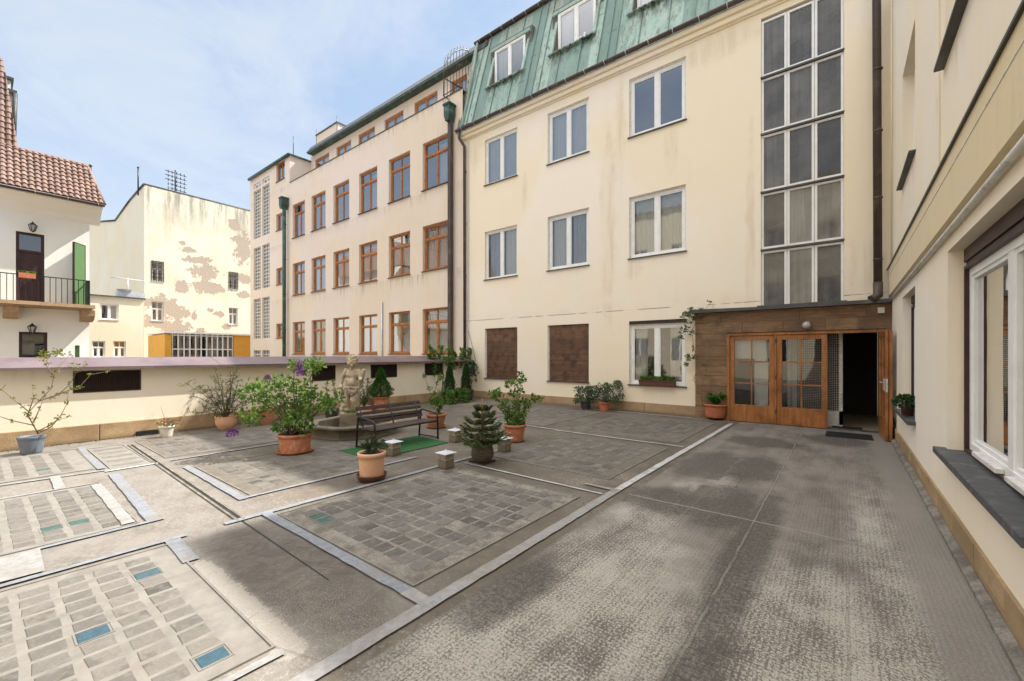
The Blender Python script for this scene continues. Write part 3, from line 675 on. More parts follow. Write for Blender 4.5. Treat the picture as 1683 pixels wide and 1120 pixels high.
for i, (a, b) in enumerate(cols):
    for j, (c, e) in enumerate(rows):
        if j == 0 and i < 2:
            m = MB(FM); n = 26; h = (e - c - .05) / n
            for k in range(n):
                z = c + .03 + k * h; m.ct = random.uniform(0, .8) * (1 if k < n - 6 else .15)
                m.prism([(a + .05, z), (b - .05, z), (b - .05, z + h * .80), (a + .05, z + h * .80)], -.10, -.062 + .006 * random.random())
            m.ct = 0.; m.box((a + .05, -.12, c), (b - .05, -.11, e)); m.box((a + .05, -.10, c + .005), (b - .05, -.058, c + .028))
            sh = m.build('roller_shutter', 'louvre_slat', main)
            for q0, q1 in ((a, a + .03), (b - .03, b)): m = MB(FM); m.box((q0, -.12, c), (q1, -.05, e)); m.build('shutter_rail', 'oldwhite', sh)
            m = MB(FM); m.box((a - .03, -.10, c - .022), (b + .03, .05, c)); m.build('window_sill', 'dark_metal', sh)
        else:
            tp = e
            if j == 0: 
                m = MB(FM); m.box((a, -.13, e - .09), (b, -.02, e)); m.build('shutter_box', 'darkwood', main); tp = e - .09
            window(main, FM, a, b, c, tp, .075, cur=curs.get((i, j)), glassm='glass' if j == 2 else 'glass_mid', t=.06, mull=.1, outer='oldwhite' if i else None, inter='room')
# stairwell glazing
sw = MB(FM); a, b, c, e = stair; zs = [2.62, 3.95, 5.27, 6.60, 7.89, 9.22]; pn = MB(FM); lg = MB(FM)
for k in range(5):
    z0, z1 = zs[k], zs[k + 1] - .05
    cw_ = (b - a) / 3
    for q in range(3):
        rect_frame(sw, a + q * cw_ + .004, a + (q + 1) * cw_ - .004, z0 + .01, z1, .045, -.10, -.04)
        pn.ct = random.choice((0., .2, .4, .6, .9)); pn.quad((a + q * cw_ + .04, -.075, z0 + .05), (a + (q + 1) * cw_ - .04, -.075, z0 + .05), (a + (q + 1) * cw_ - .04, -.075, z1 - .04), (a + q * cw_ + .04, -.075, z1 - .04))
    
so = sw.build('stair_window', 'white', main); pn.build('pane', 'stairglass', so); 
for z0 in zs[1:5]: lg = MB(FM); lg.box((a - .01, -.11, z0 - .042), (b + .01, .012, z0 - .004)); lg.build('ledge', 'dark_metal', so)
m = MB(FM); m.quad((a - .5, -1.6, c - .2), (b + .5, -1.6, c - .2), (b + .5, -1.6, e), (a - .5, -1.6, e)); m.quad((a - .5, -.15, c - .2), (a - .5, -1.6, c - .2), (a - .5, -1.6, e), (a - .5, -.15, e)); m.quad((b + .5, -.15, c - .2), (b + .5, -1.6, c - .2), (b + .5, -1.6, e), (b + .5, -.15, e))
for z in (2.5, 9.3): m.quad((a - .5, -.15, z), (b + .5, -.15, z), (b + .5, -1.6, z), (a - .5, -1.6, z))
m.build('stairwell', 'mid_int', so)
for z, s_ in ((3.1, 1), (6.0, 1)): m = MB(FM); m.tube([(a - .3, -.3, z - .15 * s_), (b + .3, -.3, z + .25 * s_)], .02, 6); m.build('handrail', 'orange_frame', so)
for z, s_ in ((4.6, 1), (6.9, -1), (8.9, 1)):
    m = MB(FM); m.prism([(a - .4, z - .4 * s_), (b + .4, z + .25 * s_), (b + .4, z + .5 * s_), (a - .4, z - .15 * s_)], -1.3, -.6); m.build('stair_flight', 'curtain', so)
# mansard roof
z0r, y0r, z1r, y1r = 9.66, 10.93, 13.62, 12.1
Wv = Vector((0, y1r - y0r, z1r - z0r)); LR = Wv.length; Wv.normalize(); Nv = Vector((0, -Wv.z, Wv.y))
FRf = Fr((0, y0r, z0r), (1, 0, 0), Nv, Wv)
def roofw(z): return (z - z0r) / (z1r - z0r) * LR
DY = 11.60
dorm = []
for (xa, ya), (xb, yb) in (((813, 94), (863, 66)), ((917, 28), (979, 0))): dorm.append((FY(xa, ya, DY)[0], FY(xb, yb, DY)[0]))
wD = dorm[0][1] - dorm[0][0]; dorm.append((FY(1047, 0, DY)[0], FY(1047, 0, DY)[0] + wD)); dorm.append((-1.2, -1.2 + wD))
dz0, dz1 = 11.10, 12.44
rops = [(a - .04, b + .04, roofw(dz0), roofw(dz1 + .1)) for a, b in dorm]
m = MB(FRf); 
seams = [-11.1, -10.75, -10.45, -8.15, -7.85, -7.6, -5.55, -5.25, -5.0, -2.9, -2.6, -2.2]
for a, b in dorm: seams += [a + .28, b - .3]
wall_open(m, -11.2, XR + .5, 0, LR, rops, .02, extra=[q for q in seams if not any(o_[0] < q < o_[1] for o_ in rops)]); m.ct = .9
for s_ in seams:
    inside = [o_ for o_ in rops if o_[0] < s_ < o_[1]]
    if inside: m.box((s_ - .008, 0, 0), (s_ + .008, .035, inside[0][2] - .02)); m.box((s_ - .008, 0, inside[0][3] + .02), (s_ + .008, .035, LR))
    else: m.box((s_ - .008, 0, 0), (s_ + .008, .035, LR))
for s_, w_ in ((-8.0, 1.9), (-8.3, 1.0), (-5.5, 2.1), (-5.1, 1.2), (-10.6, 1.6), (-10.9, 2.6), (-2.6, 1.4)): m.box((s_ - .25, 0, w_), (s_ + .0, .008, w_ + .012))
m.build('copper_roof', 'copper', main)
m = MB(); m.quad((-11.2, y1r, z1r), (XR + .5, y1r, z1r), (XR + .5, 20, z1r + 1.2), (-11.2, 20, z1r + 1.2)); m.quad((-11.2, y0r, z0r), (-11.2, y1r, z1r), (-11.2, 20, z1r + 1.2), (-11.2, 20, z0r))
m.quad((-11.2, y0r, z0r), (XR, y0r, z0r), (XR, YB + .02, z0r), (-11.2, YB + .02, z0r))
for k in range(7): # ribs of the roof's side flashing
    f_ = k * .075; m.tube([(-11.22, y0r + f_, z0r), (-11.22, y1r + f_ - .1, z1r - .1)], .018, 5)
m.build('roof_top', 'copper', main)
gutter(main, Fr((0, y1r, 0), (1, 0, 0), (0, -1, 0)), -11.3, XR, .06, z1r + .05, .085, hooks=.55)
m = MB(); m.box((-11.3, y1r - .02, z1r - .06), (XR, y1r + .12, z1r + .16)); m.build('roof_edge', 'brown_metal', main)
m = MB(FM); m.box((-11.1, .12, 9.72), (-10.55, .17, 9.86)); m.build('snow_board', 'brown_metal', main)
FD = Fr((0, DY, 0), (1, 0, 0), (0, -1, 0))
def ys(z): return y0r + (z - z0r) / (z1r - z0r) * (y1r - y0r)
for k, (a, b) in enumerate(dorm):
    d = MB(); a_, b_ = a - .04, b + .04; za, zb = dz0, dz1 + .1
    for x_, o_ in ((a_, -1), (b_, 1)):   # raised copper strips that follow the slope beside the opening
        P0 = [(x_, ys(za - .06) - .06, za - .06), (x_, ys(zb) - .06, zb), (x_, ys(zb) + .05, zb), (x_, ys(za - .06) + .05, za - .06)]; P1 = [(x_ + .10 * o_, y_, z_) for _, y_, z_ in P0]
        d.quad(*P0); d.quad(*P1)
        for r_ in range(4): d.quad(P0[r_], P0[(r_ + 1) % 4], P1[(r_ + 1) % 4], P1[r_])
    d.box((a_ - .16, ys(zb) - .20, zb - .02), (b_ + .17, ys(zb) + .05, zb + .035)); d.box((a_ - .14, ys(zb) - .19, zb + .035), (b_ + .15, ys(zb) + .12, zb + .10))
    d.box((a_ - .12, ys(za) - .14, za - .085), (b_ + .10, DY + .05, za - .05))
    do = d.build('dormer', 'copper', main)
    d = MB()
    for x_ in (a_ + .002, b_ - .002): d.face([d.P(q) for q in ((x_, ys(za) + .0, za - .05), (x_, DY + .12, za - .05), (x_, DY + .12, zb), (x_, ys(zb), zb))])
    d.quad((a_, ys(za), za - .048), (b_, ys(za), za - .048), (b_, DY + .1, za - .048), (a_, DY + .1, za - .048))
    d.build('dormer_cheek', 'cheek', do)
    w_ = window(do, FD, a, b, dz0 - .04, dz1 + .06, .0, sill=None, cur=[(.05, .36, 0, .95, cw)], inter='room', t=.06, mull=.09)
# downpipes
downpipe(main, [(-10.98, 10.83, 9.62), (-10.98, 10.86, 9.4), (-10.86, 11.0, 9.12), (-10.84, 11.0, .2)], .055, clamps=(8.2, 6.3, 4.4, 2.6))
m = MB(); 
downpipe(main, [(-11.15, 12.02, 13.6), (-11.12, 11.9, 13.2), (-11.0, 11.7, 12.7), (-10.95, 11.0, 9.9)], .055, 'copper')
downpipe(main, [(.50, 10.85, 9.66), (.50, 10.88, 9.2), (.52, 10.86, 2.85)], .068, clamps=(8.6, 7.1, 5.9, 4.6, 3.4), name='downpipe')
m = MB(); m.tube([(.52, 10.86, 2.95), (.52, 10.82, 2.7), (.42, 10.75, 2.62)], .08, 10); m.build('pipe_shoe', 'brown_metal', main)
m = MB(FM); m.box((-10.93 + .2, 0, .3), (-10.91 + .2, .02, 9.3)); m.build('lightning_wire', 'galv', main)

# ---- entrance porch
PD = .14
FP = Fr((0, YB - PD, 0), (1, 0, 0), (0, -1, 0))
m = MB(FP); rb = random.Random(3)
def boards(u0, u1, zs, cuts):
    for k in range(len(zs) - 1):
        xs = [u0] + [c_ for c_ in cuts[k] if u0 < c_ < u1] + [u1]
        for a, b in zip(xs, xs[1:]):
            m.ct = rb.uniform(0, .9); m.box((a + .003, -.03, zs[k] + .003), (b - .003, rb.uniform(0, .006), zs[k + 1] - .003))
boards(-2.88, -2.16, [0, .3, .56, .8, 1.04, 1.27, 1.5, 1.76, 2.06], [[]] * 8)
boards(.64, XR - .002, [0, .3, .56, .8, 1.04, 1.27, 1.5, 1.76, 2.06], [[]] * 8)
boards(-2.88, XR - .002, [2.06, 2.31, 2.55], [[-1.85, -1.05, -.3, .22], [-2.3, -.75, -.02, .35]])
m.ct = .2; m.box((-2.88, -PD + .002, 0), (-2.86, -.031, 2.55)); m.box((-2.88, -PD + .002, 2.03), (XR - .002, -.031, 2.53))
m.build('wood_cladding', 'board', main)
m = MB(FM); m.prism([(-2.95, 2.55), (-1.52, 2.55), (-1.52, 2.61), (-2.95, 2.64)], 0, .34); m.prism([(-1.52, 2.545), (.05, 2.545), (.05, 2.635), (-1.52, 2.635)], 0, .36); m.prism([(.05, 2.55), (XR - .002, 2.55), (XR - .002, 2.62), (.05, 2.62)], 0, .33)
m.build('porch_roof', 'dark_metal', main)
DYp = 10.93
FDr = Fr((0, DYp, 0), (1, 0, 0), (0, -1, 0))
m = MB(FDr); m.box((-2.16, -.08, 0), (-2.10, .035, 2.03)); m.box((.58, -.08, 0), (.63, .035, 2.03)); m.box((-2.10, -.08, 1.985), (.58, .035, 2.03)); m.box((-1.205, -.06, 0), (-1.165, .03, 1.985))
df = m.build('door_frame', 'door_wood', main)
def door_leaf(fr, u0, u1, name='door', hand=None):
    m = MB(fr); z0, z1 = .012, 1.975; t = .095; m.box((u0, -.03, z0), (u0 + t, .016, z1)); m.box((u1 - t, -.03, z0), (u1, .016, z1)); m.box((u0 + t, -.03, z1 - .1), (u1 - t, .016, z1)); m.box((u0 + t, -.03, z0), (u1 - t, .014, .40)); 
    g0, g1 = .40, z1 - .1; mid = (u0 + u1) / 2; m.box((mid - .014, -.024, g0), (mid + .014, .01, g1))
    for k in (1, 2): z = g0 + (g1 - g0) * k / 3; m.box((u0 + t, -.022, z - .014), (u1 - t, .008, z + .014))
    o = m.build(name, 'door_wood', main, bevel=.004)
    p = MB(fr); p.quad((u0 + t, -.008, g0), (u1 - t, -.008, g0), (u1 - t, -.008, g1), (u0 + t, -.008, g1)); p.build('pane', 'glass_low', o)
    return o
l1 = door_leaf(FDr, -2.095, -1.21); l2 = door_leaf(FDr, -1.16, -.27)
for z in (.25, 1.0, 1.8): m = MB(FDr); m.tube([(-1.18, .025, z), (-1.18, .025, z + .1)], .012, 6); m.build('hinge', 'darkwood', l1)
ang = R(-87); Uo = Vector((math.cos(ang), math.sin(ang), 0)); No = Vector((-Uo.y, Uo.x, 0)) * -1
for k in range(2):
    FO = Fr(Vector((.545 + .055 * k, DYp - .03, 0)), Uo, No); lo = door_leaf(FO, .02, .90)
    if k == 0:
        m = MB(FO); m.box((.82, .0, .9), (.86, .03, 1.12)); m.tube([(.84, .03, 1.05), (.84, .075, 1.05), (.73, .075, 1.05)], .009, 6); m.build('handle', 'galv', lo)
        m = MB(FO); m.box((.905, -.02, .88), (.909, .01, 1.12)); m.build('lock_plate', 'galv', lo)
# hallway
m = MB(); 
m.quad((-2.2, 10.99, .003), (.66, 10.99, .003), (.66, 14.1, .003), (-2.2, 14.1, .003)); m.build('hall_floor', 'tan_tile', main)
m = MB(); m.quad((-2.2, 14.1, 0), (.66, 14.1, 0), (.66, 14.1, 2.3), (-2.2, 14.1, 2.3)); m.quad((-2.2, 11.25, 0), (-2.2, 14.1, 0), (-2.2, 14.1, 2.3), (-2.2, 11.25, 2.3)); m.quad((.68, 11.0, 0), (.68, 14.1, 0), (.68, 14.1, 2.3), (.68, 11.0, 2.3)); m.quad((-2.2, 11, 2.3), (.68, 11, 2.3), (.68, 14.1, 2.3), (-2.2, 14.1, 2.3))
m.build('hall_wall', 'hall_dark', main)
m = MB(); m.box((-2.08, 11.12, 1.45), (-1.2, 11.16, 2.2)); m.box((-1.62, 11.1, 0), (-1.35, 11.14, 1.45)); m.box((-.95, 11.6, 0), (-.85, 11.65, 2.2)); m.build('hall_partition', 'white', main)
m = MB(); rect_frame(MB(), 0, 1, 0, 1, .1, 0, 1)
FH = Fr((0, 11.3, 0), (1, 0, 0), (0, -1, 0)); m = MB(FH); rect_frame(m, -1.0, -.02, .0, 2.15, .06, -.03, 0); m.box((-1.0, -.03, .06), (-.02, 0, .35))
for k in range(24): x = -.94 + k * .037; m.box((x, -.012, .35), (x + .005, -.008, 2.1))
for k in range(46): z = .37 + k * .037; m.box((-.95, -.0075, z), (-.06, -.004, z + .005))
m.build('wire_screen', 'oldwhite', main)
m = MB(); m.box((-.27, 10.99, 0), (.58, 11.12, .02)); m.build('threshold', 'dark_metal', main)
# lamp over door
lamp = empty('globe_lamp', (-.62, 10.95, 2.17), 'round frosted globe lamp over the wooden entrance doors', 'lamp')
m = MB(); cc = (-.62, 10.86, 2.17); m.cs = True
m.lathe([(.0, -.08)] + [(.082 * math.sin(t), -.082 * math.cos(t)) for t in [k * math.pi / 10 for k in range(1, 10)]] + [(.0, .08)], cc, 18, cap=False); m.build('globe', 'lampglass', lamp)
m = MB(); m.tube([(-.62, 10.955, 2.17), (-.62, 10.92, 2.17)], .05, 14); m.build('lamp_base', 'dark_metal', lamp)
m = MB(FP); m.box((.52, 0, 2.36), (.62, .07, 2.47)); o = m.build('junction_box', 'pot_white', None); tag(o, 'small cream electrical box under the porch roof by the downpipe', 'box')

# ================================================================== WING AT THE RIGHT (plane X = .73)
FW = Fr((XR, 0, 0), (0, 1, 0), (-1, 0, 0))
wing = empty('wing_building', (3, 3, 0), 'cream wing wall with deep windows and a dark string course close by', 'building')
wops = [(3.05, 5.38, .70, 2.47), (7.58, 9.08, .68, 2.45), (7.58, 9.08, 4.2, 5.94), (3.05, 5.5, 4.22, 5.95), (-1.5, .8, .7, 2.47), (-1.5, .8, 4.2, 5.9)]
m = MB(FW); wall_open(m, -8, YB, -.05, 8.6, wops, .15); m.quad((-8, 0, -.05), (-8, -6, -.05), (-8, -6, 8.6), (-8, 0, 8.6)); m.quad((-8, -3., 8.6), (YB, -3., 8.6), (YB, -3., 8.3), (-8, -3., 8.3)); m.quad((-8, 0, 8.6), (YB, 0, 8.6), (YB, -6, 9.2), (-8, -6, 9.2))
m.quad((-8, -6, 0), (YB, -6, 0), (YB, -6, 9.2), (-8, -6, 9.2))
m.build('wall', 'cream_r', wing)
m = MB(FW); y = -2.
while y < 10.9:
    L = random.uniform(.5, .8); y2 = min(y + L, 10.94)
    zz = .105 + random.uniform(-.03, .03); m.ct = random.uniform(0, .75); m.box((y + .002, 0, .0), (y2 - .002, .02 + random.uniform(0, .004), zz)); m.ct = random.uniform(0, .75); m.box((y + .002, 0, zz + .002), (y2 - .002, .02 + random.uniform(0, .004), .235)); y = y2
m.build('plinth', 'plinth', wing)
m = MB(FW); m.prism([(-2, 0), (10.9, 0), (10.9, .03), (-2, .03)], .024, .075); m.quad((-2, .024, .06), (10.9, .024, .06), (10.9, .075, .03), (-2, .075, .03)); m.build('base_strip', 'grout', wing)
m = MB(FW); m.box((-4, 0, 2.68), (11.05, .05, 3.2)); m.build('string_course', 'band', wing)
m = MB(FW); m.box((-4, 0, 3.2), (11.08, .07, 3.222)); m.build('ledge_flashing', 'black_metal', wing)
m = MB(FW); m.box((-4, .05, 3.055), (10.8, .054, 3.063)); m.tube([(-4, .03, 2.60), (10.6, .03, 2.60)], .022, 8); m.build('cable', 'oldwhite', wing)
m = MB(FW); m.box((5.72, 0, 3.24), (5.735, .012, 8.0)); m.tube([(10.75, .02, 3.3), (10.75, .02, 8.4)], .012, 5); m.build('wire', 'band', wing)
m = MB(); m.box((.55, 12.2, 8.0), (9.5, 17, 16.2)); m.build('unseen_shadow_block', 'cream_r', wing)  # unseen block added to cast the stepped shadow on the terrace
def wing_win(a, b, c, e, ground=True, cur=None):
    sh = 'darkwood' if ground else 'oldwhite'
    if ground:
        m = MB(FW); m.box((a, -.15, e - .11), (b, -.10, e)); m.box((a, -.15, e - .15), (b, -.115, e - .11)); m.box((a, -.15, c), (a + .0, -.1, e)); m.build('shutter_box', sh, wing); e2 = e - .15
    else: e2 = e
    w_ = window(wing, FW, a, b, c, e2, .13, t=.06, mull=.11, outer='darkwood' if ground else None, ft=.06, sill=None, cur=cur, inter='room')
    return w_
w1 = wing_win(3.05, 5.38, .70, 2.47, cur=[(.03, .2, 0, 1, cb), (.8, .97, 0, 1, cb)]); w2 = wing_win(7.58, 9.08, .68, 2.45); wing_win(7.58, 9.08, 4.2, 5.94, False); wing_win(3.05, 5.5, 4.22, 5.95, False); wing_win(-1.5, .8, .7, 2.47); wing_win(-1.5, .8, 4.2, 5.9, False)
for a, b, z, pr, mt in ((3.0, 5.48, .70, .085, 'slate_sill'), (7.5, 9.14, .68, .085, 'slate_sill'), (7.5, 9.14, 4.2, .07, 'dark_metal'), (3.0, 5.56, 4.22, .07, 'dark_metal')):
    m = MB(FW); th_ = .05 if z < 2 else .028; m.prism([(a, z - th_), (b, z - th_), (b, z + .004), (a, z + .004)], -.127, pr); m.build('window_sill', mt, wing, bevel=.006)
m = MB(FW); 
for a, b in ((3.45, 4.12), (4.33, 5.0)): m.prism([(a, .735), (b, .735), (b, .765), (a, .765)], -.128, -.085)
m.build('window_apron', 'oldwhite', w1)

# ================================================================== PARAPET
FA = Fr((X0, 0, 0), (0, 1, 0), (1, 0, 0))
par = empty('parapet_wall', (X0, 4, 0), 'low cream parapet wall with mauve metal coping and brown louvres', 'parapet wall')
vents = [(1.05, 1.96), (5.27, 5.90), (6.96, 7.86), (8.93, 9.70), (-1.6, -.7)]
m = MB(FA); wall_open(m, -8, YB, -.02, 1.32, [(a, b, .87, 1.26) for a, b in vents], .06)
m.quad((-8, -.3, -4), (YB, -.3, -4), (YB, -.3, 1.32), (-8, -.3, 1.32)); m.quad((-8, 0, 1.32), (YB, 0, 1.32), (YB, -.3, 1.32), (-8, -.3, 1.32))
m.build('wall', 'parapet', par)
m = MB(FA); us = [-8 + k * 1.62 for k in range(12)] + [YB]; 
us = [-8, -4, -1.9, 1.38, 3.6, 5.0, 6.6, 8.1, 9.5, YB]
for a, b in zip(us, us[1:]):
    m.ct = random.uniform(0, .25); m.prism([(a + .004, 0), (b - .004, 0), (b - .004, .30), (a + .004, .30)], 0, .045)
m.build('plinth', 'plinth', par, bevel=.012)
m = MB(FA); segs = [-8, -2.5, 3.22, 7.2, YB - .02]
for a, b in zip(segs, segs[1:]):
    a_ = a + .004; b_ = b - .004
    P0 = [(.17, 1.295), (.17, 1.335), (-.42, 1.50), (-.42, 1.46), (.0, 1.34), (.15, 1.325)]
    A = [m.P((a_, d_, w_)) for d_, w_ in P0]; B = [m.P((b_, d_, w_)) for d_, w_ in P0]
    for k in range(6): m.face((A[k], B[k], B[(k + 1) % 6], A[(k + 1) % 6]))
    m.face(A); m.face(B[::-1])
    m.box((b - .012, .0, 1.39), (b + .012, .172, 1.355)) if False else None
m.build('coping', 'coping', par)
for a, b in vents:
    m = MB(FA); rect_frame(m, a, b, .87, 1.26, .02, -.05, .008); m.quad((a, -.05, .87), (b, -.05, .87), (b, -.05, 1.26), (a, -.05, 1.26)); x = a + .03
    while x < b - .03: m.quad((x, -.008, .89), (x + .016, -.03, .89), (x + .016, -.03, 1.24), (x, -.008, 1.24)); m.quad((x + .016, -.03, .89), (x + .024, -.008, .89), (x + .024, -.008, 1.24), (x + .016, -.03, 1.24)); x += .024
    m.build('louvre', 'louvre', par)
m = MB(FA); m.box((1.88, .046, .0), (2.2, .10, .09)); o = m.build('drain_box', 'black_metal', par)

# ================================================================== PINK BUILDING (same plane, further along)
pink = empty('pink_building', (-20, 13, -4), 'pale pink office building with rows of orange wooden windows', 'building')
pw = [(-24.54, -23.11), (-22.37, -20.91), (-20.14, -18.69), (-17.85, -16.40), (-15.55, -14.09), (-13.30, -11.78)]
prow = [(1.57, 3.37), (4.86, 6.68), (8.1, 10.0)]
smx = (FY(454, 300)[0], FY(468, 300)[0]); smz = [(2.42, 3.35), (5.15, 6.15), (8.2, 9.25), (11.5, 12.45)]
smz = [(FY(461, y1)[1], FY(461, y0)[1]) for y0, y1 in ((532, 556), (440, 468), (350, 378), (265, 297))]
gbx = [(FY(417, 300)[0], FY(428.5, 300)[0]), (FY(431, 300)[0], FY(443, 300)[0])]
gbz = [(1.3, FY(425, 576)[1]), (FY(425, 557)[1], FY(425, 491)[1]), (FY(425, 476)[1], FY(425, 406)[1]), (FY(425, 391)[1], FY(425, 311)[1])]
gbt = (FY(425, 309)[1] + .05, FY(425, 299)[1])
xe, xs_ = -30.5, -24.9
ops = [(a, b, c, e) for a, b in pw for c, e in prow] + [(smx[0], smx[1], c, e) for c, e in smz] + [(a, b, c, e) for a, b in gbx for c, e in gbz] + [(a, b, *gbt) for a, b in gbx]
m = MB(FM); wall_open(m, xs_, -11.05, -4, 11.35, [o_ for o_ in ops if o_[0] > xs_], .16); wall_open(m, xe, xs_, -4, 12.95, [o_ for o_ in ops if o_[1] < xs_], .16)
m.quad((xe, 0, -4), (xe, -9, -4), (xe, -9, 12.95), (xe, 0, 12.95)); m.quad((xs_, 0, 11.3), (xs_, -1.4, 11.3), (xs_, -1.4, 12.95), (xs_, 0, 12.95)); m.quad((xe, 0, 12.95), (xs_, 0, 12.95), (xs_, -9, 12.95), (xe, -9, 12.95))
m.quad((xs_, 0, 11.35), (-11.05, 0, 11.35), (-11.05, -.25, 11.35), (xs_, -.25, 11.35)); m.quad((xs_, -.25, 10.4), (-11.05, -.25, 10.4), (-11.05, -.25, 11.35), (xs_, -.25, 11.35)); m.quad((xs_, -.25, 10.4), (-11.05, -.25, 10.4), (-11.05, -1.3, 10.4), (xs_, -1.3, 10.4))
m.build('wall', 'pink', pink)
m = MB(FM); m.box((xs_, -.27, 11.35), (-11.1, .03, 11.38)); m.box((xe - .08, -9, 12.95), (xs_ + .1, .14, 13.02)); m.tube([(xe, .1, 12.92), (xs_ + .05, .1, 12.92)], .07, 6); m.build('flashing', 'green_metal', pink)
AY = 12.3; FAt = Fr((0, AY, 0), (1, 0, 0), (0, -1, 0))
atw = []
for a_, b_ in (((518, 0), (541, 0)), ((553, 0), (577, 0)), ((589, 0), (616, 0)), ((632, 0), (663, 0)), ((681, 0), (719, 0)), ((741, 0), (768, 0))): atw.append((FY(a_[0], 200, AY)[0], FY(b_[0], 200, AY)[0]))
azt = FY(700, 163, AY)[1]; azt = 12.95
m = MB(FAt); wall_open(m, xs_, -10.5, 10.4, 13.3, [(a, b, 11.7, azt) for a, b in atw], .14); m.build('attic_wall', 'pink', pink)
for a, b in atw: window(pink, FAt, a, b, 11.7, azt, .06, 'orange_frame', t=.1, mull=.06, sill=None, cur=[(0, 1, 0, .9, cw)], inter='room')
m = MB(FAt); m.prism([(xs_ + .3, 13.25), (-10.6, 13.25), (-10.6, 13.36), (xs_ + .3, 13.36)], -.05, .35); m.build('attic_eave', 'green_metal', pink)
m = MB(FAt); m.quad((xs_ + .2, .36, 13.34), (-10.6, .36, 13.34), (-10.6, .1, 13.75), (xs_ + .2, .1, 13.75)); m.quad((xs_ + .2, .1, 13.75), (-10.6, .1, 13.75), (-10.6, -7, 14.2), (xs_ + .2, -7, 14.2)); m.quad((-10.6, .36, 13.34), (-10.6, .1, 13.75), (-10.6, -7, 14.2), (-10.6, -7, 13)); m.quad((xs_ + .2, .36, 13.34), (xs_ + .2, .1, 13.75), (xs_ + .2, -7, 14.2), (xs_ + .2, -7, 13))
m.build('attic_roof', 'dark_metal', pink)
# stair tower side + its slanted cheek, penthouse blocks
m = MB(); ca = FY(520, 243, 14)[0]; cb_ = FY(554, 205, 14)[0]; m.box((ca, 14, 13), (cb_, 18, FY(537, 213, 14)[1])); m.box((-27.6, 13.2, 12.9), (-26.0, 14.5, 13.9)); m.build('roof_block', 'pink', pink)
m = MB(); m.box((ca - .05, 13.95, FY(537, 213, 14)[1]), (cb_ + .05, 18.05, FY(537, 213, 14)[1] + .07)); m.build('roof_block_cap', 'dark_metal', pink)
m = MB()
for x, y, zb in ((ca, 14, 15.4), (cb_, 14, 15.4), (xs_, 11.3, 13.0)): m.tube([(x, y, zb), (x, y, zb + 1.1)], .02, 5)
m.build('lightning_rod', 'black_metal', pink)
wi = 0
for a, b in pw:
    for r_, (c, e) in enumerate(prow):
        wi += 1; rr = random.Random(wi)
        cu = [(.1, .9, 0, .98, cw)] if r_ == 0 else ([(.08, .92, .0, .9, cw)] if rr.random() < .7 else [(.08, .45, 0, .9, cw)])
        if r_ == 2: cu = [] if rr.random() < .6 else [(.5, .92, 0, .9, cb)]
        tz = e - .52
        w_ = window(pink, FM, a, b, c, e, .11, 'orange_frame', t=.085, mull=.045, transom=tz, sill='brown_metal', sillout=.07, cur=cu, inter='room')
        if rr.random() < .45: # a sash tilted in
            m = MB(Fr(FM(0, -.17, c + .1), (1, 0, 0), (0, -1, 0), (0, .14, .99))); rect_frame(m, a + .1, a + (b - a) / 2 - .03, 0, tz - c - .18, .05, -.02, .02); m.build('tilted_sash', 'orange_frame', w_)
for c, e in smz: window(pink, FM, smx[0], smx[1], c, e, .1, 'orange_frame', t=.09, mull=.06, sill='brown_metal', cur=None, inter='room')
for a, b in gbx:
    for c, e in gbz:
        m = MB(FM); nx = 3; nz = max(2, int((e - c) / .21))
        for i in range(nx + 1): x = a + (b - a) * i / nx; m.box((x - .022, -.12, c), (x + .022, -.08, e))
        for i in range(nz + 1): z = c + (e - c) * i / nz; m.box((a, -.118, z - .022), (b, -.082, z + .022))
        g_ = m.build('glass_brick_strip', 'oldwhite', pink); p = MB(FM); p.quad((a, -.11, c), (b, -.11, c), (b, -.11, e), (a, -.11, e)); p.build('pane', 'stairglass', g_); interior(g_, FM, a, b, c, e, .17, .4)
    window(pink, FM, a, b, *gbt, .08, 'white', t=.06, mull=.04, sill=None)
# hoppers and pipes
def hopper_pipe(x, zt, w, mat):
    m = MB(FM); m.prism([(x - w, zt), (x + w, zt), (x + w, zt - .38), (x + w * .5, zt - .62), (x - w * .5, zt - .62), (x - w, zt - .38)], .05, .05 + 2 * w); m.box((x - w - .03, .02, zt - .04), (x + w + .03, .08 + 2 * w, zt + .03))
    h_ = m.build('rain_hopper', mat, pink); return h_
xa = FY(745, 200)[0]; xb = FY(473, 340)[0]
hopper_pipe(xa, FY(742, 179)[1], .15, 'green_metal'); hopper_pipe(xb, FY(473, 328)[1], .18, 'green_metal')
m = MB(FM); m.box((xa - .075, .08, 1.3), (xa + .075, .22, FY(742, 179)[1] - .6)); m.build('downpipe', 'brown_metal', pink)
downpipe(pink, [(xb, YB - .2, FY(473, 328)[1] - .55), (xb, YB - .2, -1)], .095, 'green_metal', clamps=(3, 5, 7, 9))
m = MB(FM); x = FY(629, 500)[0]; m.tube([(x, .05, -.5), (x, .05, FY(629, 497)[1])], .045, 6); m.build('flue_pipe', 'galv', pink)
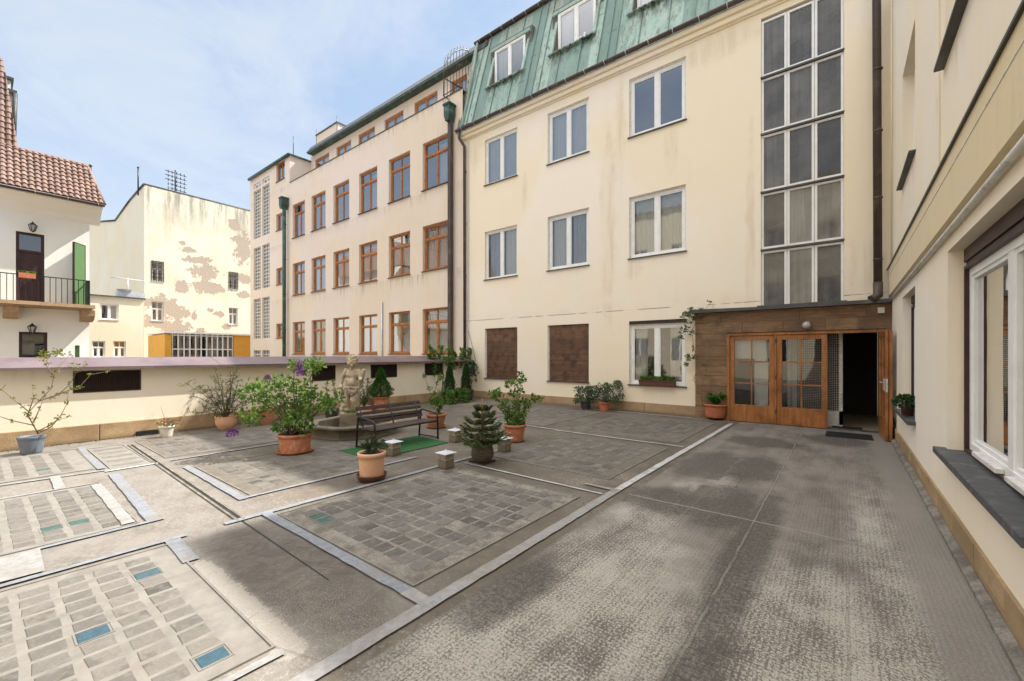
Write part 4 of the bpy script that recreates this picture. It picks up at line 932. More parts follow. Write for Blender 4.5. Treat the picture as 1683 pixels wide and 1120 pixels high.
# spiked fan guard between the roofs
fan = empty('fan_guard', (-11.55, 11.1, 11.4), 'rusty iron fan guard with curved spikes between the two roofs', 'guard')
m = MB(); X_ = -11.75; yc = 11.45; 
def fpt(x, y): a = FX(x, y, X_); return (X_, a[0], a[1])
arc = [fpt(*p) for p in ((729, 128), (730, 112), (736, 97), (746, 86), (758, 81), (768, 83), (776, 88))]
base = [fpt(*p) for p in ((729, 128), (756, 146))]
m.tube(arc, .022, 5); m.tube([fpt(729, 128), fpt(729, 158), fpt(753, 174), fpt(753, 142)], .018, 5); m.tube([fpt(729, 128), fpt(760, 146)], .022, 5); m.tube([fpt(753, 142), fpt(728, 158)], .018, 5)
for k, (x, y) in enumerate(((733, 92), (738, 85), (743, 80), (748, 77), (753, 75), (758, 74), (763, 75), (768, 77), (773, 79))):
    yb_ = 128 + (x - 729) * .62
    m.tube([fpt(x - 3, yb_ + 30 if x < 755 else yb_), fpt(x - 2.5, y + 10), fpt(x - 1, y + 3), fpt(x + 1.5, y)], .014, 4)
m.build('grille', 'brown_metal', fan)

# ================================================================== FAR LEFT: white house
XH = -26.0
def hx(x, y): return FX(x, y, XH)
FHs = Fr((XH, 0, 0), (0, 1, 0), (1, 0, 0))
house = empty('white_house', (XH - 3, 0, -4), 'white house with clay tiled roof and iron balcony beyond the parapet', 'house')
yr = hx(147, 450)[0]; ze = hx(147, 362)[1] + .15
d1 = (*[hx(26, 440)[0], hx(73, 440)[0]], hx(50, 502)[1], hx(50, 383)[1]); d2 = (hx(31, 560)[0], hx(78, 560)[0], -.4, hx(55, 546)[1])
g3 = (hx(123, 570)[0], hx(131, 570)[0], .9, hx(127, 568)[1])
m = MB(FHs); wall_open(m, -8, yr, -4, ze + 1.0, [d1, d2, g3], .15); m.quad((yr, 0, -4), (yr, -9, -4), (yr, -9, ze + 1), (yr, 0, ze + 1)); m.build('wall', 'white_wall', house)
# eave cornice
m = MB(FHs); P0 = [(0, ze - .35), (.18, ze - .1), (.55, ze + .22), (.75, ze + .3), (.75, ze + .42), (0, ze + .42)]
yq = FX(168, 345, XH + .6)[0]; A = [m.P((-8, d_, w_)) for d_, w_ in P0]; B = [m.P((yq, d_, w_)) for d_, w_ in P0]
for k in range(6): m.face((A[k], B[k], B[(k + 1) % 6], A[(k + 1) % 6]))
m.face(B); m.build('eave', 'white_wall', house)
gutter(house, FHs, -8, FX(172, 342, XH + .85)[0], .84, ze + .42, .09)
# tiled roof slope with hipped end
e0 = Vector((XH + .85, 0, ze + .45)); zr = FX(143, 281, XH - 1.2)[1]
RW = Vector((-1.25, 0, zr - ze - .45)); LRf = RW.length; RW.normalize(); RN = Vector((RW.z, 0, -RW.x))
FRo = Fr(e0, (0, 1, 0), RN, RW)
m = MB(FRo); yE = FX(172, 342, XH + .85)[0]; yT = FX(143, 281, XH - .4)[0]
def tiles(mb, uf0, uf1, w0, w1, tw=.18, th=.235):
    n = int((w1 - w0) / th) + 1
    for j in range(n):
        wa = w0 + j * th; wb = min(wa + th * 1.08, w1); 
        ua, ub = uf0(wa), uf1(wa); k = 0; u = ua
        while u < ub:
            ue = min(u + tw, ub); mb.ct = random.random() * .8; q = (ue - u) / 4; 
            hh = [-.03, .035, .05, .02, -.03]
            for i in range(4):
                mb.quad((u + q * i, hh[i] + .05, wa), (u + q * (i + 1), hh[i + 1] + .05, wa), (u + q * (i + 1), hh[i + 1] + .0, wb), (u + q * i, hh[i] + .0, wb))
            mb.quad((u, -.0, wa), (ue, -.0, wa), (ue, .05, wa), (u, .05, wa)); u = ue
tiles(m, lambda w: -7.9, lambda w: yE + (yT - yE) * w / LRf, 0, LRf)
# upper steep part of the roof further left
yU = FX(27, 250, XH - 1.3)[0]
e1 = e0 + RW * LRf; RW2 = Vector((-.45, 0, 3.6)); L2 = RW2.length; RW2.normalize(); m.fr = Fr(e1, (0, 1, 0), Vector((RW2.z, 0, -RW2.x)), RW2)
yU2 = FX(3, 140, XH - 1.6)[0]
tiles(m, lambda w: -7.9, lambda w: yU + (yU2 - yU) * w / L2, 0, L2)
m.fr = WORLD; m.ct = .3
a = e0 + Vector((0, yE, 0)); b = e1 + Vector((0, yT, 0)); m.quad(tuple(a), tuple(b), (XH - 8, yT, b.z), (XH - 8, yE, a.z))
m.tube([tuple(a), tuple(b)], .07, 5); m.tube([tuple(b), (b.x, -7.9, b.z)], .06, 5)
m.build('roof', 'tile', house)
m = MB(); m.quad((e1.x, -7.9, e1.z - .02), (e1.x, yT, e1.z - .02), (XH - 8, yT, e1.z - .02), (XH - 8, -7.9, e1.z - .02)); 
Xd = XH - 1.9; p = [FX(*q, Xd) for q in ((8, 146), (29, 150), (24, 256), (22, 250))]; m.build('roof_deck', 'dark_metal', house)
m = MB(); ya, yb_ = FX(2, 150, Xd)[0], FX(28, 150, Xd)[0]; zt = FX(15, 152, Xd)[1]; zb = FX(15, 262, Xd)[1]
m.box((Xd, ya - 2, zb), (Xd - 3, yb_ - .12, zt)); m.box((Xd - .1, ya - 3, zt), (Xd - 3, FX(18, 130, Xd)[0], FX(8, 128, Xd)[1])); m.build('upper_storey', 'white_wall', house)
m = MB(); m.box((Xd + .12, ya, zt - .02), (Xd - 3, yb_, zt + .12)); m.box((Xd + .05, ya - 3, FX(8, 128, Xd)[1]), (Xd - 3, FX(18, 130, Xd)[0] + .08, FX(8, 128, Xd)[1] + .1)); m.tube([(Xd + .1, yb_ - .05, zt), (Xd + .1, yb_ - .1, zb + .6)], .07, 6); m.build('flashing', 'dark_metal', house)
# doors of the house
for k, (a, b, c, e) in enumerate((d1, d2)):
    m = MB(FHs); rect_frame(m, a, b, c, e, .09, -.14, -.06); zt = e - (.75 if k == 0 else 1.15)
    m.box((a + .09, -.13, zt - .05), (b - .09, -.07, zt + .04)); m.box((a + .09, -.13, c + .09), (b - .09, -.10, zt - .05))
    for (p, q) in ((c + .25, c + .25 + (zt - c) * .35), (c + .4 + (zt - c) * .35, zt - .2)): m.box((a + .2, -.10, p), (b - .2, -.085, q)) if q > p else None
    d_ = m.build('door', 'darkwood', house); p = MB(FHs); p.quad((a + .09, -.11, zt), (b - .09, -.11, zt), (b - .09, -.11, e - .09), (a + .09, -.11, e - .09)); p.build('pane', 'glass_far', d_); interior(d_, FHs, a, b, c, e, .16, .4)
m = MB(FHs); m.box((g3[0], -.12, g3[2]), (g3[1], -.08, g3[3])); m.build('green_shutter', 'green_paint', house)
# balcony
bz = hx(75, 500)[1]; by1 = hx(153, 505)[0] - .3
m = MB(FHs); m.box((-8, 0, bz - .14), (by1 + .25, .95, bz)); m.box((-8, 0, bz - .2), (by1 + .1, .85, bz - .14)); bal = m.build('balcony', 'stone_corbel', house)
for yy in (hx(17, 500)[0], hx(141, 500)[0]):
    m = MB(Fr((XH, yy, 0), (1, 0, 0), (0, 1, 0))); m.prism([(0, bz - .2), (.75, bz - .2), (.72, bz - .45), (.45, bz - .62), (0, bz - .68)], -.2, .2); m.build('corbel', 'stone_corbel', bal)
m = MB(FHs); rz = bz + 1.0; m.box((-8, .86, rz), (by1 + .1, .90, rz + .035)); m.box((by1 + .06, 0, rz), (by1 + .1, .9, rz + .035)); y = -6.
while y < by1 + .1: m.box((y, .87, bz), (y + .022, .89, rz)); y += .16
y = 0.02
while y < .88: m.box((by1 + .07, y, bz), (by1 + .09, y + .022, rz)); y += .13
m.box((by1 - .02, .6, bz), (by1 + .10, .88, rz))
m.build('balcony_railing', 'black_metal', bal)
# open green shutter door standing out from the wall
gy = hx(139, 440)[0]; zt_ = hx(139, 405)[1]; FSh = Fr((XH, gy, 0), Vector((.80, -.6, 0)), Vector((.6, .8, 0)))
m = MB(FSh); m.box((.02, -.025, bz + .03), (.62, .025, zt_)); m.build('open_shutter', 'green_paint', house)
m = MB(FSh); m.box((-.02, -.03, bz + .02), (.02, .03, zt_ + .03)); m.box((.62, -.03, bz + .02), (.66, .03, zt_ + .03)); m.box((.02, -.03, zt_), (.62, .03, zt_ + .03)); m.build('shutter_edge', 'darkwood', house)
def lantern(y, z, label):
    r = empty('wall_lantern', (XH, y, z), label, 'lantern', 'black lanterns on the white house')
    m = MB(FHs); c = (y, .28, z); m.tube([(y, 0, z + .1), (y, .28, z + .22)], .02, 5); m.lathe([(.02, .2), (.12, .1), (.13, .08)], c, 6); m.lathe([(.05, -.16), (.02, -.2)], c, 6)
    for k in range(6):
        t = k * math.pi / 3; m.tube([(y + .125 * math.cos(t), .28 + .125 * math.sin(t), z + .08), (y + .06 * math.cos(t), .28 + .06 * math.sin(t), z - .16)], .012, 4)
    m.build('lantern_cage', 'black_metal', r); m = MB(FHs); m.lathe([(.05, -.15), (.115, .08)], c, 6); m.build('lantern_glass', 'lampglass', r)
lantern(*hx(53, 376), 'small black lantern above the upper balcony door'); lantern(*hx(52, 541), 'small black lantern above the lower door of white house')
# balcony flower box
bx_ = empty('flower_box', (XH + .9, hx(42, 461)[0], rz - .1), 'red flower box hung on the iron balcony railing', 'flower box')
ya, yb_ = hx(28, 461)[0], hx(55, 461)[0]; m = MB(FHs); m.box((ya, .91, rz - .12), (yb_, 1.1, rz + .07)); m.build('trough', 'terra_red', bx_)
m = MB()
for k in range(220): m.leaf((XH + 1.0 + random.uniform(-.08, .08), random.uniform(ya, yb_), rz + .06), (random.uniform(-.5, .5), random.uniform(-.5, .5), 1), .11)
m.build('leaves', 'leaf', bx_)

# ================================================================== FAR: old peeling building + annex + pavilion
XA = -42.0; FAg = Fr((XA, 0, 0), (0, 1, 0), (1, 0, 0))
old = empty('peeling_building', (XA - 5, 12, -4), 'tall old building whose cream plaster is peeling off the brick', 'building')
ax = lambda x, y: FX(x, y, XA)
yl = ax(237, 400)[0]; zt1 = ax(237, 304)[1]; zt2 = ax(411, 349)[1]
wn = [(249, 269, 430, 463), (376, 391, 448, 476), (249, 269, 496, 528), (376, 391, 506, 534), (249, 269, 564, 592)]
aw = [(ax(a, 450)[0], ax(b, 450)[0], ax((a + b) / 2, e)[1], ax((a + b) / 2, c)[1]) for a, b, c, e in wn]
m = MB(FAg); wall_open(m, yl, 19, -4, zt2, aw, .25); m.quad((yl, 0, zt2), (19, 0, zt2), (19, 0, zt2 + .02), (yl, 0, zt1)); m.build('wall', 'aged', old)
# side gable going back (faces the camera)
prof = [(237, 304), (214, 330), (190, 363), (148, 366)]; pf = []
for x, y in prof:
    d = _ray(x, y); t = yl / d[1]; pf.append((d[0] * t, EYE + d[2] * t))
pf[0] = (XA, zt1); xl = pf[-1][0] - 6
m = MB(); ids = [m.P((x, yl, z)) for x, z in pf] + [m.P((xl, yl, pf[-1][1])), m.P((xl, yl, -4)), m.P((XA, yl, -4))]; m.face(ids)
k = [(x, z) for x, z in pf] + [(xl, pf[-1][1])]
for (x, z), (x2, z2) in zip(k, k[1:]): m.quad((x, yl, z), (x2, yl, z2), (x2, 19, z2), (x, 19, z))
m.build('side_wall', 'aged_side', old)
m = MB(); m.tube([(XA - .1, yl, zt1 + .03), (XA - .1, 19, zt2 + .05)], .12, 5)
for (x, z), (x2, z2) in zip(k, k[1:]): m.tube([(x, yl, z + .03), (x2, yl, z2 + .03)], .1, 5)
m.build('roof_edge', 'dark_metal', old)
for i, (a, b, c, e) in enumerate(aw):
    w_ = window(old, FAg, a, b, c, e, .15, 'oldwhite', t=.07, mull=.07, sill='oldwhite', inter='room', transom=(c + e) / 2 + .2)
    if i < 2:
        m = MB(FAg)
        for q in range(6): x = a + (b - a) * q / 5; m.tube([(x, .02, c), (x, .02, e)], .018, 4)
        for q in range(6): z = c + (e - c) * q / 5; m.tube([(a, .02, z), (b, .02, z)], .018, 4)
        m.build('window_grille', 'black_metal', w_)
# antennas
def rod(x, y0_, y1_, X, name, label, cat):
    a, b = FX(x, y1_, X), FX(x, y0_, X); m = MB(); m.tube([(X, a[0], a[1] - .3), (X, b[0], b[1])], .05, 5); m.lathe([(.0, 0), (.1, .08), (.0, .16)], (X, b[0], b[1] - .1), 6); o = m.build(name, 'black_metal', None, origin=(X, a[0], a[1])); tag(o, label, cat)
rod(227, 275, 315, XA - 1, 'chimney_rod', 'thin rod standing on the gable of the peeling building', 'rod')
rod(148, 272, 300, XH - 2, 'lightning_rod', 'thin black rod at the corner of the tiled roof', 'rod')
an = empty('rooftop_antenna', (XA - .6, ax(288, 300)[0], ax(288, 310)[1]), 'black multi armed aerial on the roof of the peeling building', 'antenna')
m = MB(); Xn = XA - .6; b0 = FX(288, 315, Xn); t0 = FX(288, 280, Xn); m.tube([(Xn, b0[0], b0[1]), (Xn, t0[0], t0[1])], .05, 5); m.build('mast', 'black_metal', an)
m = MB()
for q in range(5):
    z = t0[1] - .25 - q * .33; m.tube([(Xn, t0[0] - .65 + (0 if q < 3 else .3), z + .04), (Xn, t0[0] + .75, z - .06)], .028, 4)
    for w in (-.45, -.2, .1, .35, .6): m.tube([(Xn, t0[0] + w, z - .1), (Xn, t0[0] + w, z + .12)], .03, 4)
m.build('crossbars', 'black_metal', an)
# annex
XN = -39.5; FN_ = Fr((XN, 0, 0), (0, 1, 0), (1, 0, 0)); nx_ = lambda x, y: FX(x, y, XN)
ann = empty('annex_building', (XN - 1, 5, -4), 'low cream annex with flat roof in front of the peeling building', 'building')
wn = [(164, 195, 500, 526), (151, 173, 561, 588), (186, 207, 561, 588)]
aw = [(nx_(a, 500)[0], nx_(b, 500)[0], nx_((a + b) / 2, e)[1], nx_((a + b) / 2, c)[1]) for a, b, c, e in wn]
zt = nx_(190, 489)[1]; ye = nx_(236, 500)[0]
m = MB(FN_); wall_open(m, 0, ye, -4, zt, aw, .15); m.quad((ye, 0, -4), (ye, -2.4, -4), (ye, -2.4, zt), (ye, 0, zt)); m.quad((0, 0, zt), (ye, 0, zt), (ye, -2.4, zt), (0, -2.4, zt)); m.build('wall', 'annex', ann)
m = MB(FN_); m.box((0, -2.4, zt), (ye + .1, .15, zt + .08)); m.build('roof_edge', 'dark_metal', ann)
for i, (a, b, c, e) in enumerate(aw): window(ann, FN_, a, b, c, e, .1, 'white', t=.07, mull=.09, sill='white', cur=[(.5, .98, 0, 1, cw)] if i == 0 else None, transom=None if i == 0 else c + (e - c) * .62)
ac = empty('satellite_dish', (XN - .5, nx_(213, 480)[0], zt + .1), 'small grey dish and pipes on the annex roof', 'dish')
m = MB(); a = nx_(213, 470); m.tube([(XN - .5, a[0], zt), (XN - .5, a[0], a[1] + .6)], .03, 5); m.tube([(XN - .5, a[0] - .9, a[1] + .55), (XN - .5, a[0] + .9, a[1] + .5)], .03, 4); m.build('mast', 'galv', ac)
m = MB(); m.lathe([(.05, 0), (.35, .1), (.45, .22)], (XN - .4, a[0] - .2, zt + .4), 12); m.box((XN - 1, a[0] - .6, zt + .08), (XN - .3, a[0] + .9, zt + .5)); m.build('dish', 'galv', ac)
# glazed ochre pavilion
XP = -32.0; FPv = Fr((XP, 0, 0), (0, 1, 0), (1, 0, 0)); vx = lambda x, y: FX(x, y, XP)
pav = empty('glazed_pavilion', (XP - 1, 9, -4), 'low glazed pavilion with ochre end walls below the peeling building', 'pavilion')
y0, y1, y2 = vx(283, 570)[0], vx(383, 570)[0], 13.0; zp = vx(383, 547)[1]; zq = vx(283, 553)[1]
ztp = (zp + zq) / 2
m = MB(FPv); m.box((y1, -4, -4), (y2, .0, ztp)); m.box((y0 - .35, -4, -4), (y0, 0, ztp - .05)); m.build('wall', 'ochre', pav)
m = MB(FPv); m.box((y0 - .4, -4.1, ztp), (y2, .1, ztp + .1)); n = 11
for k in range(n + 1): y = y0 + (y1 - y0) * k / n; m.box((y - .03, -.08, -2), (y + .03, 0, ztp))
for z in (ztp - .95, ztp - .1): m.box((y0, -.07, z - .03), (y1, -.01, z + .03))
gf = m.build('glazing_frame', 'white', pav); p = MB(FPv); p.quad((y0, -.04, -2), (y1, -.04, -2), (y1, -.04, ztp), (y0, -.04, ztp)); p.build('pane', 'glass_far', gf)
m = MB(FPv); m.quad((y0, -2.5, -2), (y1, -2.5, -2), (y1, -2.5, ztp), (y0, -2.5, ztp))
for k in range(4): y = y0 + (y1 - y0) * (k + .35) / 4; m.cm = 1; m.box((y, -2.45, 1.0), (y + .5, -2.3, 2.6)); m.cm = 0
m.build('back_wall', ['annex', 'green_metal'], pav)
# small sheet roof edge just beyond the coping
m = MB(); a = FX(124, 590, -14); m.box((-14.6, a[0], a[1] - .12), (-13.8, a[0] + 2.6, a[1])); o = m.build('shed_roof', 'coping'); tag(o, 'low mauve sheet metal roof edge just beyond the parapet', 'roof')

# building behind the viewer, seen in the window reflections and bouncing warm light
opp = empty('opposite_building', (-10, -12, -4), 'cream building behind the viewer mirrored in the window panes', 'building')
FOp = Fr((0, -9.2, 0), (1, 0, 0), (0, 1, 0))
ow = [(x, x + 1.3, z, z + 1.8) for x in (-28, -25, -22, -19, -16, -13, -10, -7, -4, -1.5) for z in (1., 4.4, 7.8) if not (x < -13 and z > 4)]
m = MB(FOp); wall_open(m, -32, -14, -4, 5.0, [o_ for o_ in ow if o_[1] < -14], .15); wall_open(m, -14, 1.5, -4, 12.4, [o_ for o_ in ow if o_[0] > -14], .15); m.quad((-14, 0, 5), (-14, -6, 5), (-14, -6, 12.4), (-14, 0, 12.4))
m.build('wall', 'annex', opp)
m = MB(FOp); m.quad((-32, .3, 4.95), (-14, .3, 4.95), (-14, -4, 6.4), (-32, -4, 6.4)); m.quad((-14, .3, 12.3), (1.5, .3, 12.3), (1.5, -4, 13.5), (-14, -4, 13.5)); m.build('roof', 'tile', opp)
for a, b, c, e in ow:
    m = MB(FOp); rect_frame(m, a, b, c, e, .08, -.12, -.05); m.box(((a + b) / 2 - .05, -.12, c), ((a + b) / 2 + .05, -.05, e)); w_ = m.build('window', 'white', opp)
    m = MB(FOp); m.quad((a, -.14, c), (b, -.14, c), (b, -.14, e), (a, -.14, e)); m.build('pane', 'pot_dark', w_)
# ================================================================== PROPS
RT = Vector((CS, SN, 0)); FWD = Vector((-SN, CS, 0)); UP = Vector((0, 0, 1))
def wp(px, py, z, dd=0.):
    """point at depth z (+dd) for a picture position"""
    q = z + dd; return Vector((0, 0, EYE)) + FWD * q + RT * ((px - 841.5) / F * z) + UP * ((HOR - py) / F * z)
rp = random.Random(11)
def pot(name, label, cat, px, base, topw, botw, rimy, mat, saucer=None, group=None, bulge=0., rim=.018, soil=True, lift=0., sx=1.):
    ca_ = F / math.hypot(F, px - 841.5); topw *= ca_; botw *= ca_
    z0 = F * (EYE - lift) / (base - HOR); rb = botw / 2 / F * z0; zc = z0 + rb; rt = topw / 2 / F * zc; rb = botw / 2 / F * zc
    g = Vector((0, 0, 0)) + FWD * zc + RT * ((px - 841.5) / F * zc); g.z = lift; H = EYE - (rimy - HOR) / F * zc - lift
    root = empty(name, g, label, cat, group)
    b0 = 0.
    if saucer:
        smat, sw, sh = saucer; sr = sw * ca_ / 2 / F * zc; m = MB(); m.cs = True
        m.lathe([(sr * .8, 0), (sr * .98, sh * .8), (sr, sh), (sr * .95, sh), (sr * .9, sh * .35), (.01, sh * .3)], g, 32, cap=False); m.build('saucer', smat, root); b0 = sh * .32
    m = MB(); m.cs = True; t = .012; hr = min(.05, H * .16)
    pr = [(.01, b0), (rb * .96, b0), (rb, b0 + .008)]
    for k in range(1, 7):
        f_ = k / 7; r_ = rb + (rt * .95 - rb) * f_ + bulge * math.sin(f_ * math.pi); pr.append((r_, b0 + (H - hr - b0) * f_))
    if rim: pr += [(rt * .95, H - hr), (rt * .95 + rim * .7, H - hr + .004), (rt + rim * .3, H - .006), (rt, H), (rt - t * 1.5, H)]
    else: pr += [(rt * .99, H - .01), (rt, H), (rt - t, H)]
    pr += [(rt - t * 1.8, H - .03)]
    m.lathe(pr, g, 40, cap=False, sx=sx); m.build('pot', mat, root)
    if soil:
        m = MB(); n = 24; c = m.P((g.x, g.y, g.z + H - .025)); ring = [m.P((g.x + rt * .93 * math.cos(6.2832 * k / n), g.y + rt * .93 * math.sin(6.2832 * k / n), g.z + H - .035 + rp.uniform(-.004, .006))) for k in range(n)]
        for k in range(n): m.face((c, ring[k], ring[(k + 1) % n]))
        m.build('soil', 'soil', root)
    return root, g, zc, H, rt
def rdir(up=.3): 
    v = Vector((rp.gauss(0, 1), rp.gauss(0, 1), rp.gauss(0, 1) + up)); return v.normalized()
def blob(mb, c, r, n, size, wid=.5, up=.4, shell=.55, out=.8):
    rx, rz = r
    for _ in range(n):
        d = rdir(0); k = shell + (1 - shell) * rp.random() ** .7 if rp.random() < .8 else rp.random()
        p = Vector(c) + Vector((d.x * rx, d.y * rx, d.z * rz)) * k
        mb.leaf(p, d * out + rdir(up) * .8, size * rp.uniform(.6, 1.25), wid, .12)
def curve(p0, p1, bow, n=6):
    p0, p1 = Vector(p0), Vector(p1); o = []
    for k in range(n + 1):
        t = k / n; p = p0.lerp(p1, t); p += Vector(bow) * math.sin(t * math.pi) + Vector((rp.gauss(0, 1), rp.gauss(0, 1), rp.gauss(0, .5))) * .006 * (0 < k < n); o.append(p)
    return o
def stems_to(ms, base, tips, r=.008, spread=.04, bow=.05):
    out = []
    for t in tips:
        b = Vector(base) + Vector((rp.uniform(-spread, spread), rp.uniform(-spread, spread), 0)); pts = curve(b, t, (rp.uniform(-bow, bow), rp.uniform(-bow, bow), bow * .6)); ms.tube(pts, [r * (1 - .65 * k / (len(pts) - 1)) for k in range(len(pts))], 5); out.append(pts)
    return out
def twigs(ms, ml, pts, every, tl, leaf, n, r=.003, start=.3, wid=.5, droop=0.):
    L = len(pts)
    for k in range(int(L * start), L):
        for _ in range(every):
            d = rdir(.5); d.z -= droop; e = pts[k] + d.normalized() * tl * rp.uniform(.4, 1.2); ms.tube([pts[k], (pts[k] + e) / 2 + Vector((0, 0, .01)), e], [r, r * .8, r * .5], 4, cap=False)
            for q in range(n):
                t = rp.uniform(.3, 1.05); ml.leaf(pts[k].lerp(e, t), rdir(.3), leaf * rp.uniform(.6, 1.3), wid)

# 1 blue-grey pot with a sparse shrub
root, g, z, H, rt = pot('potted_shrub', 'sparse yellow leaved shrub in a blue grey pot against the sunlit parapet', 'potted plant', 52, 748, 50, 37, 717, 'pot_grey', rim=.006)
ms, ml = MB(), MB(); b = g + UP * (H - .03)
paths = [[(56, 715), (53, 680), (60, 660), (72, 640), (85, 610), (95, 583)], [(60, 660), (80, 650), (95, 635), (110, 615), (122, 600)], [(72, 655), (95, 642), (105, 640)], [(58, 680), (45, 668), (28, 655), (15, 640), (10, 633)], [(56, 700), (35, 690), (18, 680), (12, 665)],
         [(56, 710), (75, 700), (90, 688), (96, 665), (92, 650)], [(58, 712), (72, 705), (86, 692), (100, 688)], [(54, 680), (52, 655), (50, 640)], [(82, 620), (73, 600), (70, 586)], [(105, 640), (128, 617), (150, 612)], [(60, 690), (66, 672), (64, 650)]]
for P_ in paths:
    dep = rp.uniform(-.22, .12); pts = [wp(x, y, z, (x - 56) * .0035 + .06 * math.sin(y * .09)) for x, y in P_]
    ms.tube(pts, [.009 * (1 - .7 * k / (len(pts) - 1)) for k in range(len(pts))], 5); twigs(ms, ml, pts, 3, .06, .036, 4, .002, .3, .6)
for x, y in ((70, 588), (72, 582), (98, 584), (94, 580), (122, 602)): blob(ml, wp(x, y, z), (.05, .06), 26, .045, .6)
ms.build('stems', 'bark_pale', root); ml.build('leaves', 'leaf_yellow', root)
# 2 small white pot
root, g, z, H, rt = pot('potted_flowers', 'small white pot of faded pink flowers by the drain box', 'potted plant', 274, 720, 27, 18, 700, 'pot_white')
ms, ml, mf = MB(), MB(), MB()
stems_to(ms, g + UP * (H - .02), [wp(265 + 22 * rp.random(), 690 - 8 * rp.random(), z, rp.uniform(-.08, .08)) for _ in range(14)], .004, .05); ms.tube([g + UP * H, wp(264, 668, z)], [.004, .002], 4)
blob(ml, g + UP * (H + .02), (.13, .05), 120, .04); blob(mf, g + UP * (H + .06), (.16, .06), 110, .03, .9)
ms.build('stems', 'bark_pale', root); ml.build('leaves', 'leaf', root); mf.build('blossoms', 'pinkflower', root)
# 3 airy shrub in round orange pot
root, g, z, H, rt = pot('potted_shrub', 'airy dark leaved shrub in a round orange pot beside the parapet', 'potted plant', 371, 709, 37, 16, 684, 'terra_pale', bulge=.035, rim=0)
ms, ml = MB(), MB(); b = g + UP * (H - .03)
tips = [(308, 632), (322, 650), (330, 668), (325, 630), (340, 622), (352, 612), (365, 606), (380, 604), (392, 612), (402, 625), (410, 640), (405, 655), (398, 668), (345, 640), (372, 625), (385, 632), (318, 676), (360, 640), (390, 645)]
for pts in stems_to(ms, b, [wp(x, y, z, rp.uniform(-.3, .25)) for x, y in tips], .009, .03, .06): twigs(ms, ml, pts, 4, .13, .034, 7, .0025, .35, .38, .1)
blob(ml, b + UP * .03, (.22, .07), 160, .04)
ms.build('stems', 'bark', root); ml.build('leaves', 'leaf_olive', root)
m = MB()
for x, y in ((308, 632), (314, 634), (320, 631), (330, 628), (336, 634)): blob(m, wp(x, y, z, -.2), (.04, .025), 14, .03, .4)
m.build('seed_heads', 'leaf_yellow', root)
# 4 lilac
root, g, z, H, rt = pot('potted_lilac', 'large flowering lilac bush in a wide terracotta pot with saucer', 'potted plant', 485, 749, 58, 49, 712, 'terracotta', ('terra_red', 63, .045))
ms, ml, mf, mg = MB(), MB(), MB(), MB(); b = g + UP * (H - .04)
bl = [(430, 645, 22, 16, 260), (455, 640, 24, 16, 300), (480, 655, 26, 20, 380), (505, 640, 22, 16, 260), (520, 660, 24, 18, 300), (540, 665, 18, 12, 180), (440, 668, 22, 16, 280), (465, 680, 24, 18, 330), (500, 685, 26, 18, 360), (415, 680, 20, 14, 200), (400, 695, 14, 9, 110), (450, 625, 14, 8, 90), (475, 628, 16, 8, 110), (505, 605, 20, 14, 260), (520, 598, 12, 10, 110), (488, 600, 10, 10, 80), (470, 700, 14, 8, 120), (505, 705, 15, 7, 120), (550, 655, 10, 8, 70), (428, 628, 10, 6, 40)]
tips = []
for x, y, w, h, n in bl:
    dd = rp.uniform(-.25, .25); c = wp(x, y, z, dd); tips.append(c); blob(ml, c, (w / F * z * .84, h / F * z * .88), int(n * .5), .072, .6, .3)
stems_to(ms, b, tips, .011, .1, .08); stems_to(ms, b, [wp(rp.uniform(440, 530), rp.uniform(620, 670), z, rp.uniform(-.2, .2)) for _ in range(16)], .006, .12, .05)
def panicle(mb, c, h, r):
    for k in range(int(240)):
        t = rp.random(); d = rdir(0); mb.leaf(Vector(c) + UP * (t * h) + Vector((d.x, d.y, d.z * .4)) * r * (1.05 - t) ** .6, d, .022, .9)
panicle(mf, wp(501, 616, z, -.15), .22, .05); panicle(mf, wp(389, 712, z, -.1), .07, .085); panicle(mg, wp(446, 626, z, -.1), .09, .06)
ms.build('stems', 'bark', root); ml.build('leaves', 'leaf', root); mf.build('blossoms', 'purple', root); mg.build('faded_blossoms', 'mauve', root)
# 5 stacked terracotta pot behind lilac
root, g, z, H, rt = pot('potted_bush', 'leafy bush in a ribbed terracotta pot half hidden behind the lilac', 'potted plant', 438, 700, 27, 22, 672, 'terra_old')
ms, ml = MB(), MB(); blob(ml, g + UP * (H + .14), (.2, .16), 260, .05); stems_to(ms, g + UP * (H - .03), [g + UP * (H + .2) + rdir() * .1 for _ in range(6)]); ms.build('stems', 'bark', root); ml.build('leaves', 'leaf', root)
# pale shrub behind fountain
root, g, z, H, rt = pot('potted_shrub', 'thin pale leaved shrub behind the fountain, left of the statue', 'potted plant', 545, 693, 24, 18, 672, 'pot_dark')
ms, ml = MB(), MB()
for pts in stems_to(ms, g + UP * H, [wp(x, y, z, rp.uniform(-.1, .1)) for x, y in ((540, 632), (548, 628), (552, 645), (536, 650), (545, 658))], .006, .03): twigs(ms, ml, pts, 4, .07, .045, 5, .002, .3, .6)
ms.build('stems', 'bark_pale', root); ml.build('leaves', 'leaf_yellow', root)
